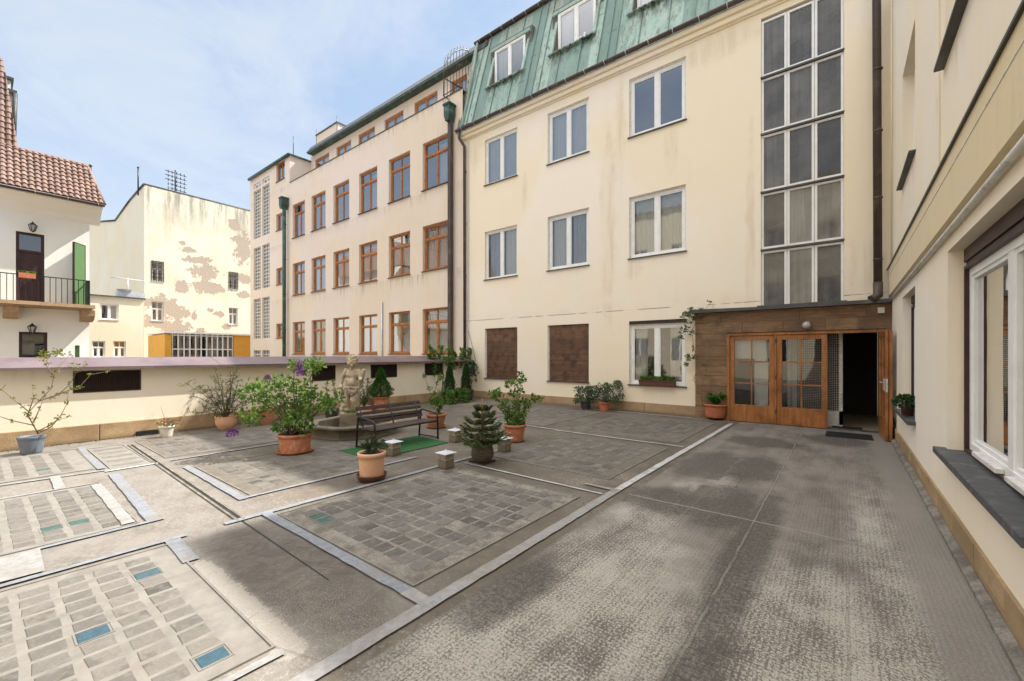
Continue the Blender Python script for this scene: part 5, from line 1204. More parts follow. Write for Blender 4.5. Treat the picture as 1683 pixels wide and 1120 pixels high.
# 6 dwarf spruce cone
root, g, z, H, rt = pot('potted_conifer', 'dense cone shaped dwarf spruce in a terracotta pot behind the bench', 'potted plant', 626, 675, 27, 20, 652, 'terracotta')
ml = MB(); hc = (650 - 602) / F * z; rw = 18 / F * z
def prof(t): return 1.0 * min(1, .75 + t * 2.2) if t < .3 else (1.0 - (t - .3) * 1.9 if t < .62 else .39 * (1 - ((t - .62) / .38) ** 2.2) + .02)
for _ in range(9500):
    t = rp.random() ** .85; a = rp.uniform(0, 6.283); r_ = rw * prof(t) * (1 + .10 * math.sin(a * 5 + t * 17) + .09 * math.sin(a * 3 - t * 29)) * rp.uniform(.6, 1.03)
    p = g + Vector((r_ * math.cos(a), r_ * math.sin(a), H - .02 + t * hc)); ml.leaf(p, Vector((math.cos(a), math.sin(a), .6)) + rdir() * .8, .036, .5)
ml.build('foliage', 'leaf_cone', root); m = MB(); m.tube([g + UP * (H - .03), g + UP * (H + hc * .85)], [.03, .008], 6); m.build('trunk', 'bark', root)
# shrub between statue and spruce, in an orange trough
root, g, z, H, rt = pot('potted_shrub', 'slender pale shrub in an orange pot between statue and dwarf spruce', 'potted plant', 600, 688, 26, 22, 668, 'terra_pale')
ms, ml = MB(), MB()
for pts in stems_to(ms, g + UP * H, [wp(x, y, z, rp.uniform(-.1, .1)) for x, y in ((594, 632), (602, 625), (606, 638), (592, 648), (598, 655), (604, 655))], .006, .03): twigs(ms, ml, pts, 4, .08, .045, 6, .002, .2, .55)
ms.build('stems', 'bark', root); ml.build('leaves', 'leaf_olive', root)
# 7 young tree behind bench, right end
root, g, z, H, rt = pot('potted_tree', 'young slender fruit tree in a stained terracotta pot past the bench end', 'potted plant', 717, 705, 34, 22, 680, 'terra_old', ('terra_old', 34, .05))
ms, ml = MB(), MB(); b = g + UP * (H - .03)
main_ = [wp(x, y, z) for x, y in ((721, 680), (722, 665), (727, 645), (728, 620), (729, 595), (727, 572))]; ms.tube(main_, [.016, .015, .012, .01, .008, .004], 6); twigs(ms, ml, main_, 7, .10, .05, 6, .002, .2, .45)
for P_ in (((720, 678), (712, 662), (705, 640), (698, 620)), ((722, 670), (712, 650), (718, 630), (722, 618)), ((722, 672), (735, 660), (742, 650)), ((722, 665), (715, 655), (708, 660))):
    pts = [wp(x, y, z, rp.uniform(-.08, .08)) for x, y in P_]; ms.tube(pts, [.008, .006, .005, .003], 5); twigs(ms, ml, pts, 6, .08, .055, 5, .002, .1, .45)
blob(ml, wp(716, 664, z), (.18, .12), 170, .05)
ms.build('trunk', 'bark', root); ml.build('leaves', 'leaf', root)
# 8 hydrangea
root, g, z, H, rt = pot('potted_hydrangea', 'upright bare stemmed hydrangea in a terracotta pot beyond the fir', 'potted plant', 846, 728, 37, 25, 697, 'terracotta', ('terra_red', 32, .04))
ms, ml = MB(), MB(); b = g + UP * (H - .03)
tp = [(808, 642), (820, 640), (830, 655), (836, 630), (845, 628), (856, 614), (858, 622), (842, 645), (862, 655), (878, 650), (884, 652), (868, 662), (825, 665), (848, 660), (855, 640), (815, 650)]
for (x, y), pts in zip(tp, stems_to(ms, b, [wp(x, y + 4, z, rp.uniform(-.18, .18)) for x, y in tp], .007, .08, .04)): 
    blob(ml, pts[-1] + UP * .01, (.05, .035), 30, .065, .6, .5); twigs(ms, ml, pts, 1, .05, .055, 3, .002, .3, .6)
blob(ml, b + UP * .10, (.17, .12), 300, .065, .6); blob(ml, b + UP * .24, (.2, .12), 160, .06, .6)
ms.build('stems', 'bark_pale', root); ml.build('leaves', 'leaf', root)
# 9 fir in wicker basket
root, g, z, H, rt = pot('potted_fir', 'small dark fir tree in a woven basket with a red stake', 'potted plant', 793, 760, 34, 30, 730, 'basket', bulge=.028, rim=.004, lift=.03)
ms, ml = MB(), MB(); b = g + UP * (H - .03); top = wp(792, 668, z); ht = top.z - b.z
ms.tube([b, b.lerp(top, .5), top], [.02, .012, .005], 6)
for lv in range(6):
    t = lv / 5.2; zz = b.z + ht * (.12 + .80 * t); Lb = (37 * (1 - t) ** .6 + 8) / F * z * 1.0; nb = 8 - lv // 2
    for k in range(nb):
        a = k * 6.283 / nb + lv * .8 + rp.uniform(-.25, .25); d = Vector((math.cos(a), math.sin(a), 0)); LL = Lb * rp.uniform(.6, 1.12); s0 = Vector((b.x, b.y, zz))
        pts = [s0 + d * LL * q + UP * (.02 * q + .05 * q * q - (.10 * (1 - t)) * q * (1 - q) * 2) for q in (0, .25, .5, .75, 1)]; ms.tube(pts, [.006, .005, .004, .003, .002], 4, cap=False)
        side = Vector((-d.y, d.x, 0))
        for q in range(2, 14):
            f_ = q / 13; i = min(3, int(f_ * 4)); p = pts[i].lerp(pts[i + 1], f_ * 4 - i)
            for s_ in (-1, 1):
                tl = LL * .42 * (1.1 - f_) + .02; tdir = (d * .9 + side * s_ * .9 + UP * rp.uniform(-.1, .15)).normalized()
                for w in range(7):
                    c = p + tdir * tl * w / 6
                    for sg in (-1, 1): ml.leaf(c, tdir + UP.cross(tdir) * sg * 1.1 + UP * rp.uniform(-.1, .4), .030, .34, .03)
    if lv == 0: pass
for sg in range(60): ml.leaf(top + UP * rp.uniform(-.06, .02), rdir(.9), .026, .24)
ms.build('trunk', 'bark', root); ml.build('needles', 'leaf_fir', root)
m = MB(); m.tube([b + Vector((.02, 0, 0)), wp(792.5, 655, z)], .004, 5); m.build('stake', 'terracotta', root)
m = MB(); m.box((g.x - .16, g.y - .12, .002), (g.x + .14, g.y + .12, .028)); m.build('wooden_base', 'darkwood', root)
# 10 cream pot near the viewer
root, g, z, H, rt = pot('potted_shrub', 'small dark evergreen in a pale cream orange pot on a deep brown saucer', 'potted plant', 611, 795, 46, 39, 743, 'terra_pale', ('brown_plastic', 51, .085), rim=.02)
ms, ml = MB(), MB(); b = g + UP * (H - .03)
for pts in stems_to(ms, b, [wp(x, y, z, rp.uniform(-.1, .1)) for x, y in ((598, 730), (605, 722), (612, 718), (620, 722), (628, 728), (634, 736), (600, 738), (618, 730))], .005, .04, .02): twigs(ms, ml, pts, 7, .05, .022, 9, .0015, .2, .35)
ms.build('stems', 'bark', root); ml.build('leaves', 'leaf_grey', root)
# 11, 12 pots by the cream wall
for px, ba, tw, bw, ry, mt, lab, cx, cy, rx, rz_, sa in ((963, 674, 17.5, 15, 661, 'pot_dark', 'low round bush in a dark grey pot against the cream wall', 962, 650, 18, 12, ('pot_white', 18, .015)), (993, 677, 19, 14, 661, 'terra_red', 'taller variegated bush in a red pot against the cream wall', 1000, 645, 23, 16, None)):
    root, g, z, H, rt = pot('potted_bush', lab, 'potted plant', px, ba, tw, bw, ry, mt, sa); ms, ml = MB(), MB()
    tips = [wp(cx + rp.uniform(-rx, rx) * .9, cy + rp.uniform(-rz_, rz_) * .9, z, rp.uniform(-.2, .2)) for _ in range(26)]; stems_to(ms, g + UP * (H - .03), tips, .006, .04, .03)
    for t in tips: blob(ml, t, (.10, .085), 62, .05, .65)
    ms.build('stems', 'bark', root); ml.build('leaves', 'leaf_grey', root)
# 13 hosta on dolly
root, g, z, H, rt = pot('potted_hosta', 'broad leaved hosta in a terracotta pot on a wheeled stand by the entrance', 'potted plant', 1176, 688, 41, 32, 664, 'terra_red', lift=.055)
ml = MB(); ml.cs = True; b = g + UP * (H - .02)
for k in range(46):
    a = rp.uniform(0, 6.283); L = rp.uniform(.26, .40); el = rp.uniform(.75, 1.4); d = Vector((math.cos(a), math.sin(a), 0)); sd = Vector((-d.y, d.x, 0)); ml.ct = rp.random(); rows_ = []
    for q in range(7):
        t = q / 6; p = b + d * (.03 + L * t * math.cos(el) * 1.15) + UP * (L * (math.sin(el) * t * 1.35 - .85 * t * t * (.8 - el * .3))); w = .075 * math.sin(min(1, t * 1.05 + .04) * math.pi) ** .8 + .004
        rows_.append((ml.P(p - sd * w + UP * w * .35), ml.P(p), ml.P(p + sd * w + UP * w * .35)))
    for A_, B_ in zip(rows_, rows_[1:]): ml.face((A_[0], B_[0], B_[1], A_[1])); ml.face((A_[1], B_[1], B_[2], A_[2]))
ml.build('leaves', 'leaf_hosta', root)
m = MB(); m.lathe([(.10, .030), (.155, .030), (.155, .048), (.10, .048)], (g.x, g.y, 0), 20); m.build('stand', 'brown_plastic', root)
for k in range(4):
    m = MB(); a = k * math.pi / 2 + .5; c = Vector((g.x + .12 * math.cos(a), g.y + .12 * math.sin(a), .017)); m.tube([c - Vector((.01, 0, 0)), c + Vector((.01, 0, 0))], .016, 10); m.build('wheel', 'rubber', root)
# 14 dark planters in the corner
for k, (px, ba, tw, ry, ty, lab) in enumerate(((739, 664, 26, 644, 603, 'narrow thuja in a dark planter at the parapet corner, nearer the young tree'), (766, 660, 26, 641, 600, 'narrow thuja in a dark planter tight in the corner under the hanging pot'))):
    root, g, z, H, rt = pot('potted_thuja', lab, 'potted plant', px, ba, tw, tw - 5, ry, 'pot_dark'); ml, m3, ms = MB(), MB(), MB(); hc = (ry - ty) / F * z
    for _ in range(2600):
        t = rp.random() ** .8; a = rp.uniform(0, 6.283); r_ = .19 * (1 - t) ** .6 * (1 + .2 * math.sin(a * 4 + t * 14)) * rp.uniform(.5, 1.05); ml.leaf(g + Vector((r_ * math.cos(a), r_ * math.sin(a), H + t * hc)), Vector((math.cos(a) * .5, math.sin(a) * .5, 1)) + rdir() * .4, .055, .4)
    ml.build('foliage', 'leaf_dark', root)
    for q in range(13):
        a = rp.uniform(-2.4, .6); L = rp.uniform(.25, .55); s0 = g + UP * H + Vector((math.cos(a), math.sin(a), 0)) * rt * .9; e = s0 + Vector((math.cos(a), math.sin(a), 0)) * L * .7 - UP * min(H * .95, L); pts = curve(s0, e, (0, 0, .1)); ms.tube(pts, .003, 4); twigs(ms, m3, pts, 5, .07, .055, 5, .0015, 0, .6)
    ms.build('stems', 'bark', root); m3.build('trailing_leaves', 'leaf', root)
# hanging pot on the corner
c = Vector((X0 + .25, 10.85, 0)); zc = c.dot(FWD); 
hp = empty('hanging_pot', (c.x, c.y, .85), 'grey green wall pot with trailing ivy hung in the parapet corner', 'hanging pot'); m = MB(); m.cs = True
m.lathe([(.01, 0), (.09, .01), (.13, .2), (.145, .34), (.125, .34), (.12, .3)], (c.x, c.y, .85), 20, cap=False); m.build('pot', 'pot_teal', hp)
ms, ml = MB(), MB(); blob(ml, (c.x, c.y, 1.2), (.16, .07), 130, .06, .7)
for q in range(9):
    a = rp.uniform(-2.6, .8); s0 = Vector((c.x, c.y, 1.2)); e = s0 + Vector((math.cos(a), math.sin(a), 0)) * rp.uniform(.2, .4) - UP * rp.uniform(.2, .6); pts = curve(s0, e, (0, 0, .12)); ms.tube(pts, .003, 4); twigs(ms, ml, pts, 3, .05, .05, 4, .0015, .2, .7)
ms.build('stems', 'bark', hp); ml.build('leaves', 'leaf_dark', hp)
# ivy over the coping end
iv = empty('ivy', (X0, 10.2, 1.4), 'straggling ivy climbing over the parapet coping by the corner', 'ivy'); ms, ml = MB(), MB()
for q in range(30):
    y = rp.uniform(9.2, 11.0); s0 = Vector((X0 + rp.uniform(-.2, .15), y, 1.40)); up = rp.random() < .6
    e = s0 + (Vector((rp.uniform(-.1, .1), rp.uniform(-.3, .3), rp.uniform(.1, .45))) if up else Vector((.15, rp.uniform(-.2, .2), -rp.uniform(.15, .5)))); pts = curve(s0, e, (0.06, 0, .03)); ms.tube(pts, .004, 4); twigs(ms, ml, pts, 4, .06, .06, 4, .0015, 0, .7)
ms.tube(curve((X0 + .03, 11.0, .2), (X0 + .03, 11.0, 1.4), (0, -.1, 0)), .012, 5); ms.tube(curve((X0 + .25, 11.06, 1.3), (-10.72, 11.06, 2.4), (0, 0, 0)), .007, 5)
ms.build('stems', 'bark', iv); ml.build('leaves', 'leaf', iv)
# climber on the porch
cl = empty('climbing_vine', (-2.9, 10.9, 0), 'wiry climbing vine with pale leaves at the edge of the porch', 'climber'); ms, ml = MB(), MB()
def pv(x, y, Y=10.9): a = FY(x, y, Y); return Vector((a[0], Y, a[1]))
vp = [[(1190, 682), (1160, 660), (1140, 625), (1148, 600), (1140, 570), (1137, 545), (1148, 520), (1158, 510), (1168, 498)], [(1196, 678), (1180, 650), (1155, 640), (1142, 622)], [(1156, 668), (1150, 640), (1160, 610), (1165, 585), (1162, 560), (1166, 530)], [(1148, 520), (1160, 514), (1175, 520), (1172, 505)], [(1137, 548), (1128, 540), (1118, 552)], [(1140, 525), (1128, 514), (1136, 508), (1152, 510)], [(1140, 590), (1130, 590), (1128, 600)], [(1160, 560), (1172, 555), (1178, 540), (1168, 525)]]
for i, P_ in enumerate(vp):
    pts = [pv(x, y, 10.86 - rp.uniform(0, .08)) for x, y in P_]; ms.tube(pts, [.009 * (1 - .6 * k / (len(pts) - 1)) for k in range(len(pts))], 5)
    if i in (0, 4, 5, 6): twigs(ms, ml, pts[3:] if i == 0 else pts, 4 if i else 1, .11, .075, 4, .002, 0, .5, .2)
    twigs(ms, MB(), pts, 2, .1, .05, 0, .0025, 0)
blob(ml, pv(1132, 522), (.16, .12), 80, .085, .45); blob(ml, pv(1122, 545), (.08, .08), 24, .085, .45); blob(ml, pv(1133, 588), (.09, .08), 24, .08, .45)
ms.build('stems', 'bark_pale', cl); ml.build('leaves', 'leaf_olive', cl)
# flower box on sill
fb = empty('window_box', (-4.0, 11.0, .75), 'brown window box of short green seedlings on the ground floor sill', 'window box'); a = FY(1051, 628, 11.03)[0]; b_ = FY(1110, 628, 11.03)[0]; m = MB(); z0, z1 = .735, .875
m.prism([(a + .02, z0), (b_ - .02, z0), (b_, z1), (a, z1)], 10.96, 11.12); m.prism([(a - .01, z1 - .02), (b_ + .01, z1 - .02), (b_ + .01, z1 + .002), (a - .01, z1 + .002)], 10.948, 10.958); m.build('trough', 'brown_plastic', fb)
ml = MB(); ms = MB()
for k in range(900):
    x = rp.uniform(a + .03, b_ - .03); 
    if abs((x - a) / (b_ - a) - .72) < .05: continue
    ml.leaf((x, 11.04 + rp.uniform(-.06, .06), z1 - .01 + rp.uniform(0, .06)), (rp.gauss(0, .35), rp.gauss(0, .35), 1), .07, .28)
ml.build('leaves', 'leaf', fb)
# small pot on the wing sill
q = Vector((.70, 8.05, .70)); sp_ = empty('sill_pot', q, 'small brown pot of curly green leaves on the wing window sill', 'potted plant'); m = MB(); m.cs = True; m.lathe([(.01, 0), (.06, 0), (.075, .13), (.085, .13), (.085, .15), (.07, .15)], q, 20, cap=False); m.build('pot', 'brown_plastic', sp_)
ml = MB(); blob(ml, q + UP * .19, (.15, .09), 420, .05, .8); ml.build('leaves', 'leaf_dark', sp_)
q = Vector((.655, 10.72, 0)); sp_ = empty('potted_bush', q, 'dark pot with a slim green bush behind the open door leaf', 'potted plant'); m = MB(); m.lathe([(.045, 0), (.06, .3)], q, 16); m.build('pot', 'pot_dark', sp_); ml = MB(); blob(ml, q + UP * .62, (.045, .34), 200, .05, .6); ml.build('leaves', 'leaf', sp_)

fg = empty('figurine', (-6.2, 11.62, 11.1), 'small white cat figurine on the sill of the middle dormer window', 'figurine'); m = MB(); q = FY(961, 64, 11.5)
fg.location = (q[0], 11.5, q[1]); m.cs = True; m.lathe([(.01, 0), (.06, .02), (.05, .1), (.03, .15), (.045, .19), (.03, .24), (.005, .25)], (q[0], 11.5, q[1] - .05), 12, cap=False); m.lathe([(.01, 0), (.05, .02), (.045, .09), (.02, .14), (.035, .17), (.005, .21)], (q[0] - .14, 11.5, q[1] - .06), 12, cap=False); m.build('body', 'white', fg)
# ---- masonry vent stubs
stub = empty('vent_block', (0, 0, 0), '', 'vent block', 'masonry vent blocks with metal caps')
m = MB(); m.box((-.078, -.078, 0), (.078, .078, .205)); m.build('masonry', 'pillar', stub, bevel=.006)
m = MB(); m.box((-.095, -.095, .205), (.095, .095, .213)); i0 = [m.P(p) for p in ((-.11, -.11, .216), (.11, -.11, .216), (.11, .11, .216), (-.11, .11, .216), (0, 0, .25))]
m.face(i0[:4]); [m.face((i0[k], i0[(k + 1) % 4], i0[4])) for k in range(4)]; m.tube([(0, 0, .245), (0, 0, .258)], .012, 8); m.build('cap', 'galv', stub)
for k, (x, y, rz_, lab) in enumerate(((-5.43, 3.96, .02, 'capped masonry block between the cream pot and the bench corner'), (-4.26, 3.96, -.03, 'capped masonry block standing alone between cream pot and fir'), (-5.41, 5.25, .03, 'capped masonry block at the right end of the green mat'), (-4.26, 5.22, 0, 'capped masonry block between the fir and the hydrangea'))):
    s_ = stub if k == 0 else copy_tree(stub); s_.location = (x, y, 0); s_.rotation_euler.z = rz_; s_['label'] = lab
# ---- mats
m = MB(); m.quad((-6.36, 3.6, .012), (-5.45, 3.58, .012), (-5.43, 5.12, .012), (-6.34, 5.16, .012)); m.box((-6.36, 3.6, .004), (-5.45, 5.12, .0115)); o = m.build('green_mat', 'mat_green'); tag(o, 'bright green turf mat lying under the bench', 'mat')
m = MB(); m.box((-.28, 9.97, .001), (.42, 10.55, .014)); y = 9.985
while y < 10.54: m.box((-.27, y, .014), (.41, y + .012, .021)); y += .026
o = m.build('door_mat', 'rubber'); tag(o, 'black ribbed rubber mat outside the open door', 'door mat')
m = MB(); m.box((-.2, 11.2, .0225), (.3, 11.4, .034)); o = m.build('door_mat', 'soil'); tag(o, 'thin dark mat just inside the open doorway', 'door mat')
# ---- bench
be = empty('park_bench', (-6.1, 4.6, 0), 'dark slatted park bench with black tube armrests on the green mat', 'bench')
ya, yb_ = 3.92, 5.24
for y in (ya, yb_):
    m = MB(); P_ = [(-6.38, 0), (-6.345, .40), (-6.335, .475), (-6.31, .51), (-6.27, .515), (-5.92, .475), (-5.875, .46), (-5.862, .42), (-5.85, 0)]; m.tube([(x, y, z) for x, z in P_], .017, 10); m.tube([(-6.37, y, .03), (-5.855, y, .03)], .012, 8); m.tube([(-6.34, y, .31), (-5.86, y, .335)], .014, 8); m.build('end_frame', 'black_metal', be)
for k in range(5):
    x = -5.895 - k * .088; m = MB(); m.box((x - .036, ya + .0, .335 - k * .004), (x + .036, yb_, .357 - k * .004)); m.build('seat_slat', 'bench_wood', be, bevel=.006)
m = MB(); m.tube([(-5.855, ya, .335), (-5.855, yb_, .335)], .017, 10); m.tube([(-6.345, ya, .44), (-6.345, yb_, .44)], .013, 8) ; m.build('rail', 'black_metal', be)
for k, z in enumerate((.41, .478, .556, .64)):
    x = -6.30 - (z - .38) * .33; h = .026 if k < 3 else .032; m = MB(); fr_ = Fr((x, 0, z), (0, 1, 0), (.95, 0, .31), (-.31, 0, .95)); m.fr = fr_; m.box((ya - .015, -.012, -h), (yb_ + .015, .012, h)); m.build('back_slat', 'bench_wood', be, bevel=.005)
for y in (ya + .06, (ya + yb_) / 2, yb_ - .1):
    m = MB(); m.tube([(-6.27, y, .30), (-6.285, y, .37), (-6.395, y, .69)], .013, 6); m.tube([(-6.27, y, .31), (-5.88, y, .32)], .011, 6); m.build('support', 'black_metal', be)
# ---- fountain
fc = Vector((-7.62, 4.66, 0)); fo = empty('fountain_basin', fc, 'octagonal stone fountain basin behind the bench', 'fountain')
st_ = math.atan2(-(.92), .73) ; m = MB()
m.lathe([(.86, 0), (.86, .03), (.835, .04), (.835, .165), (.90, .185), (.91, .21), (.90, .235), (.73, .235), (.72, .22), (.70, .03), (.01, .03)], fc, 8, cap=False, start=st_); m.build('basin', 'stone', fo, bevel=.012)
m = MB(); m.lathe([(.01, .075), (.705, .075)], fc, 8, cap=False, start=st_); m.build('water', 'water', fo)
sc0 = Vector((-7.98, 4.78, 0)); sd_ = empty('cherub_statue', sc0, 'weathered stone cherub statue on a block pedestal in the fountain', 'statue')
zs_ = sc0.dot(FWD); FS = Fr(sc0, RT, -FWD)
m = MB(FS); k0 = .335
m.prism([(-.18, .076), (.18, .076), (.18, .30), (.16, k0), (-.16, k0), (-.18, .30)], -.15, .15); m.prism([(-.20, .076), (.2, .076), (.2, .11), (-.2, .11)], -.17, .17); m.build('pedestal', 'stone', sd_, bevel=.015)
S_ = MB(FS)
def cap_(mb, pts, rs, n=12):
    mb.tube(pts, rs, n); 
def ball(mb, c, r, sx=1., sy=1., sz=1., n=12):
    for_ = [(max(.001, r * math.sin(k * math.pi / n)), -r * math.cos(k * math.pi / n)) for k in range(n + 1)]
    rings = [[mb.P((c[0] + sx * a * math.cos(6.2832 * j / n), c[1] + sy * a * math.sin(6.2832 * j / n), c[2] + sz * h)) for j in range(n)] for a, h in for_]
    for A, B in zip(rings, rings[1:]):
        for j in range(n): mb.face((A[j], A[(j + 1) % n], B[(j + 1) % n], B[j]))
def T_(x, y, z): return (x, y, z + k0)
def limb(pts, rs):
    n = len(pts)
    for i in range(n - 1):
        a, b = Vector(pts[i]), Vector(pts[i + 1]); S_.tube([T_(*a.lerp(b, t)) for t in (0, .33, .66, 1)], [rs[i] + (rs[i + 1] - rs[i]) * t for t in (0, .33, .66, 1)], 12)
    for p, r in zip(pts, rs): ball(S_, T_(*p), r * 1.0)
# torso
ball(S_, T_(.025, 0, .60), .125, 1, .85, 1.1); ball(S_, T_(.015, .02, .64), .12, 1, .95, 1); ball(S_, T_(.02, 0, .78), .125, 1.0, .72, 1.1); ball(S_, T_(.02, -.005, .86), .10, 1.25, .7, .7); ball(S_, T_(.01, -.03, .52), .125, 1, .85, .8)
limb([(.025, 0, .85), (.03, .01, .96)], [.06, .052])
# head, turned to its left and slightly up
hc_ = (.035, .015, 1.08); ball(S_, T_(*hc_), .112, .95, 1.0, 1.1); ball(S_, T_(.02, .03, 1.03), .085, 1, .9, .9); ball(S_, T_(.085, .085, 1.045), .03); ball(S_, T_(-.01, .10, 1.03), .03); ball(S_, T_(.055, .125, 1.07), .018, .8, 1, 1.2); ball(S_, T_(.055, .105, 1.0), .022, 1.2, .8, .6); ball(S_, T_(.05, .085, .975), .03)
for x in (.005, .09): ball(S_, T_(x, .108, 1.098), .016, 1.3, .5, .5)
for k in range(70):
    d = rdir(.5); 
    if d.y > .25 and d.z < .45: continue
    if d.z < -.35: continue
    ball(S_, T_(hc_[0] + d.x * .112, hc_[1] + d.y * .112, hc_[2] + .012 + d.z * .12), rp.uniform(.016, .028), n=7)
for x in (-.075, .15): ball(S_, T_(x, .01, 1.06), .024, .6, 1, 1.2)
# its right arm (hangs down), fist
limb([(-.105, -.01, .88), (-.165, .01, .74), (-.19, .06, .60), (-.165, .10, .56)], [.052, .043, .034, .04])
for k in range(4): limb([(-.19 + k * .018, .135, .575), (-.195 + k * .019, .15, .545), (-.19 + k * .017, .13, .525)], [.014, .013, .012])
limb([(-.14, .12, .58), (-.135, .15, .56)], [.014, .012])
# its left arm, bent, with shell / drapery held up
limb([(.145, -.01, .87), (.195, .02, .75), (.225, .09, .70), (.235, .11, .72)], [.05, .042, .034, .032])
for k in range(4): limb([(.225 + k * .014, .125, .735), (.23 + k * .015, .15, .725), (.235 + k * .012, .155, .70)], [.012, .011, .010])
S_.tube([T_(.155, -.03, .50), T_(.185, -.02, .66), T_(.225, 0, .80), T_(.275, .02, .90), T_(.30, .02, .915)], [.045, .06, .058, .035, .015], 10)
# drapery round the hips
for k in range(9):
    t = k / 8; S_.tube([T_(-.05 + .19 * t, .10 - .05 * abs(t - .4), .53 - .03 * t), T_(.01 + .12 * t, .13, .49 - .05 * t), T_(.0 + .04 * t, .12, .42 - .04 * t)], [.02, .018, .014], 7)
limb([(-.07, .09, .545), (.03, .12, .54), (.15, .06, .52)], [.022, .026, .03]); limb([(.15, .05, .52), (.165, .02, .40), (.155, .0, .27)], [.035, .04, .02])
# legs
limb([(-.055, .0, .48), (-.075, .04, .29), (-.055, -.02, .10), (-.06, .0, .05)], [.092, .062, .042, .038]); limb([(-.06, .01, .035), (-.085, .10, .03)], [.036, .028])
limb([(.075, .0, .48), (.095, .045, .28), (.115, -.02, .09), (.115, 0, .05)], [.092, .064, .044, .038]); limb([(.115, .01, .035), (.14, .10, .03)], [.036, .028])
for x in (-.09, .135):
    for k in range(5): ball(S_, T_(x - .024 + k * .012, .125 - abs(k - 1) * .006, .025), .011 - k * .0008, n=6)
# vine-wrapped stump at its right leg
S_.tube([T_(-.15, -.03, 0), T_(-.15, -.03, .16), T_(-.14, -.02, .26), T_(-.16, .03, .42), T_(-.165, .07, .52)], [.085, .07, .05, .03, .02], 10)
for k in range(60):
    a = rp.uniform(0, 6.283); z = rp.uniform(.02, .3); r = .085 * (1 - z * 1.2); ball(S_, T_(-.15 + r * math.cos(a), -.02 + r * math.sin(a), z), rp.uniform(.014, .03), n=6)
S_.prism([(-.18, k0 - .004), (.18, k0 - .004), (.17, k0 + .03), (-.17, k0 + .03)], -.14, .14)
fig = S_.build('figure', 'statue', sd_); rm = fig.modifiers.new('r', 'REMESH'); rm.mode = 'VOXEL'; rm.voxel_size = .0075; rm.use_smooth_shade = True; sm_ = fig.modifiers.new('s', 'SMOOTH'); sm_.iterations = 5; sm_.factor = .5
ml = MB(FS); 
for x, y, z in ((-.02, .10, .42), (.02, .12, .36), (.17, .05, .36), (-.16, .02, .40)): blob(MB(), (0, 0, 0), (.1, .1), 1, .01)
moss = MB()
for k in range(260): q = FS(rp.uniform(-.12, .16), rp.uniform(.06, .15), k0 + rp.uniform(.02, .07)); moss.leaf(q, rdir(.8), .03, .6)
moss.build('moss', 'leaf', sd_)
# curled iron spout behind the bench end is hidden; low ground cover at the parapet foot
ml = MB()
for k in range(1500):
    y = rp.uniform(-1, 10.5); d_ = abs(rp.gauss(0, .06)); p = (X0 + .06 + d_, y, .006); ml.leaf(p, (rp.gauss(0, 1), rp.gauss(0, 1), rp.uniform(0, .4)), rp.uniform(.012, .035), .6)
for k in range(420):
    p = (rp.uniform(-9.8, -3), rp.uniform(1, 9), .012); ml.leaf(p, (rp.gauss(0, 1), rp.gauss(0, 1), .1), rp.uniform(.006, .014), .7)
o = ml.build('leaf_litter', 'bark_pale'); tag(o, 'dry leaf litter along the foot of the parapet', 'litter', kind='stuff')
# ================================================================== LIGHT, SKY, CAMERA
S = Vector((.30, .69, 1.0)).normalized()
sun = bpy.data.lights.new('sun', 'SUN'); sun.energy = 2.5; sun.angle = R(.6); sun.color = (1., .955, .88)
so_ = bpy.data.objects.new('sun', sun); COL.objects.link(so_); so_.rotation_euler = S.to_track_quat('Z', 'Y').to_euler(); so_.location = (5, 20, 30)
wd = bpy.data.worlds.new('World'); sc.world = wd; wd.use_nodes = True; nt = wd.node_tree; nt.nodes.clear()
sky = nt.nodes.new('ShaderNodeTexSky'); sky.sky_type = 'NISHITA'; sky.sun_disc = False; sky.sun_elevation = math.asin(S.z); sky.sun_rotation = math.atan2(S.x, S.y)
sky.air_density = 1.0; sky.dust_density = .5; sky.ozone_density = 1.2
tc = nt.nodes.new('ShaderNodeTexCoord'); mp = nt.nodes.new('ShaderNodeMapping'); mp.inputs['Scale'].default_value = (1.4, 2.2, 3.2); mp.inputs['Rotation'].default_value = (.2, .1, .5)
nt.links.new(tc.outputs['Generated'], mp.inputs[0])
nz = nt.nodes.new('ShaderNodeTexNoise'); nz.inputs['Scale'].default_value = 1.6; nz.inputs['Detail'].default_value = 7; nz.inputs['Roughness'].default_value = .62; nz.inputs['Distortion'].default_value = .6; nt.links.new(mp.outputs[0], nz.inputs['Vector'])
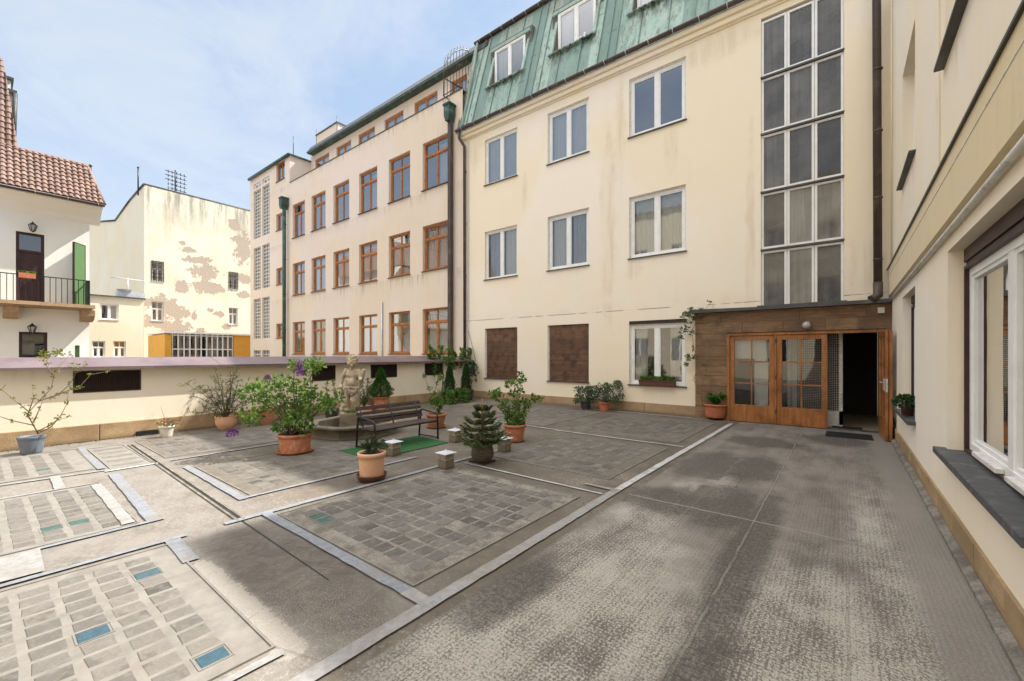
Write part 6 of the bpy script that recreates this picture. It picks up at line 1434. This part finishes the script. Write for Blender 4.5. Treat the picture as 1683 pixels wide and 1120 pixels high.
def wmix(f, a, b):
    nd = nt.nodes.new('ShaderNodeMix'); nd.data_type = 'RGBA'
    for k_, v in ((0, f), (6, a), (7, b)):
        if isinstance(v, bpy.types.NodeSocket): nt.links.new(v, nd.inputs[k_])
        else: nd.inputs[k_].default_value = v if k_ == 0 else (*v, 1)
    return nd.outputs[2]
def wstep(v, a, b, lo=0., hi=1.):
    nd = nt.nodes.new('ShaderNodeMapRange'); nd.interpolation_type = 'SMOOTHSTEP'; nt.links.new(v, nd.inputs[0])
    for k_, q in enumerate((a, b, lo, hi)): nd.inputs[k_ + 1].default_value = q
    return nd.outputs[0]
sx_ = nt.nodes.new('ShaderNodeSeparateXYZ'); nt.links.new(tc.outputs['Generated'], sx_.inputs[0])
lowc = wmix(wstep(nz.outputs['Fac'], .34, .72), (1.25, 1.62, 2.15), (1.95, 2.1, 2.3))
lowc = wmix(wstep(sx_.outputs[2], .1, .5, .55, 0.), lowc, (1.95, 2.08, 2.25))
skym = wmix(.85, sky.outputs[0], lowc)
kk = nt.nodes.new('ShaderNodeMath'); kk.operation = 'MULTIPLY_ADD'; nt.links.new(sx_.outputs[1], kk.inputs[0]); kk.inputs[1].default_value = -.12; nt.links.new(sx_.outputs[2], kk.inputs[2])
skyc = wmix(wstep(kk.outputs[0], .60, .78), skym, (7.0, 6.95, 7.0))  # bright sky cap outside the camera's view, added to lift the shaded facade
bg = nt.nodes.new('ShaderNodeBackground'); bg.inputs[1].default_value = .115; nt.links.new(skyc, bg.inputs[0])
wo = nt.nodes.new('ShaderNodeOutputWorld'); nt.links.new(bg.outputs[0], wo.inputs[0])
cam = bpy.data.cameras.new('camera'); cam.sensor_width = 36; cam.lens = 36 * F / 1683; cam.shift_y = (HOR - 560) / 1683; cam.clip_start = .05; cam.clip_end = 2000
co = bpy.data.objects.new('camera', cam); COL.objects.link(co); co.location = (0, 0, EYE); co.rotation_euler = (R(90), 0, YAW); sc.camera = co
sc.view_settings.view_transform = 'Standard'; sc.view_settings.look = 'None'; sc.view_settings.gamma = 1; sc.view_settings.exposure = 1.72
sc.view_settings.use_curve_mapping = False
sc.cycles.max_bounces = 8; sc.cycles.transparent_max_bounces = 10
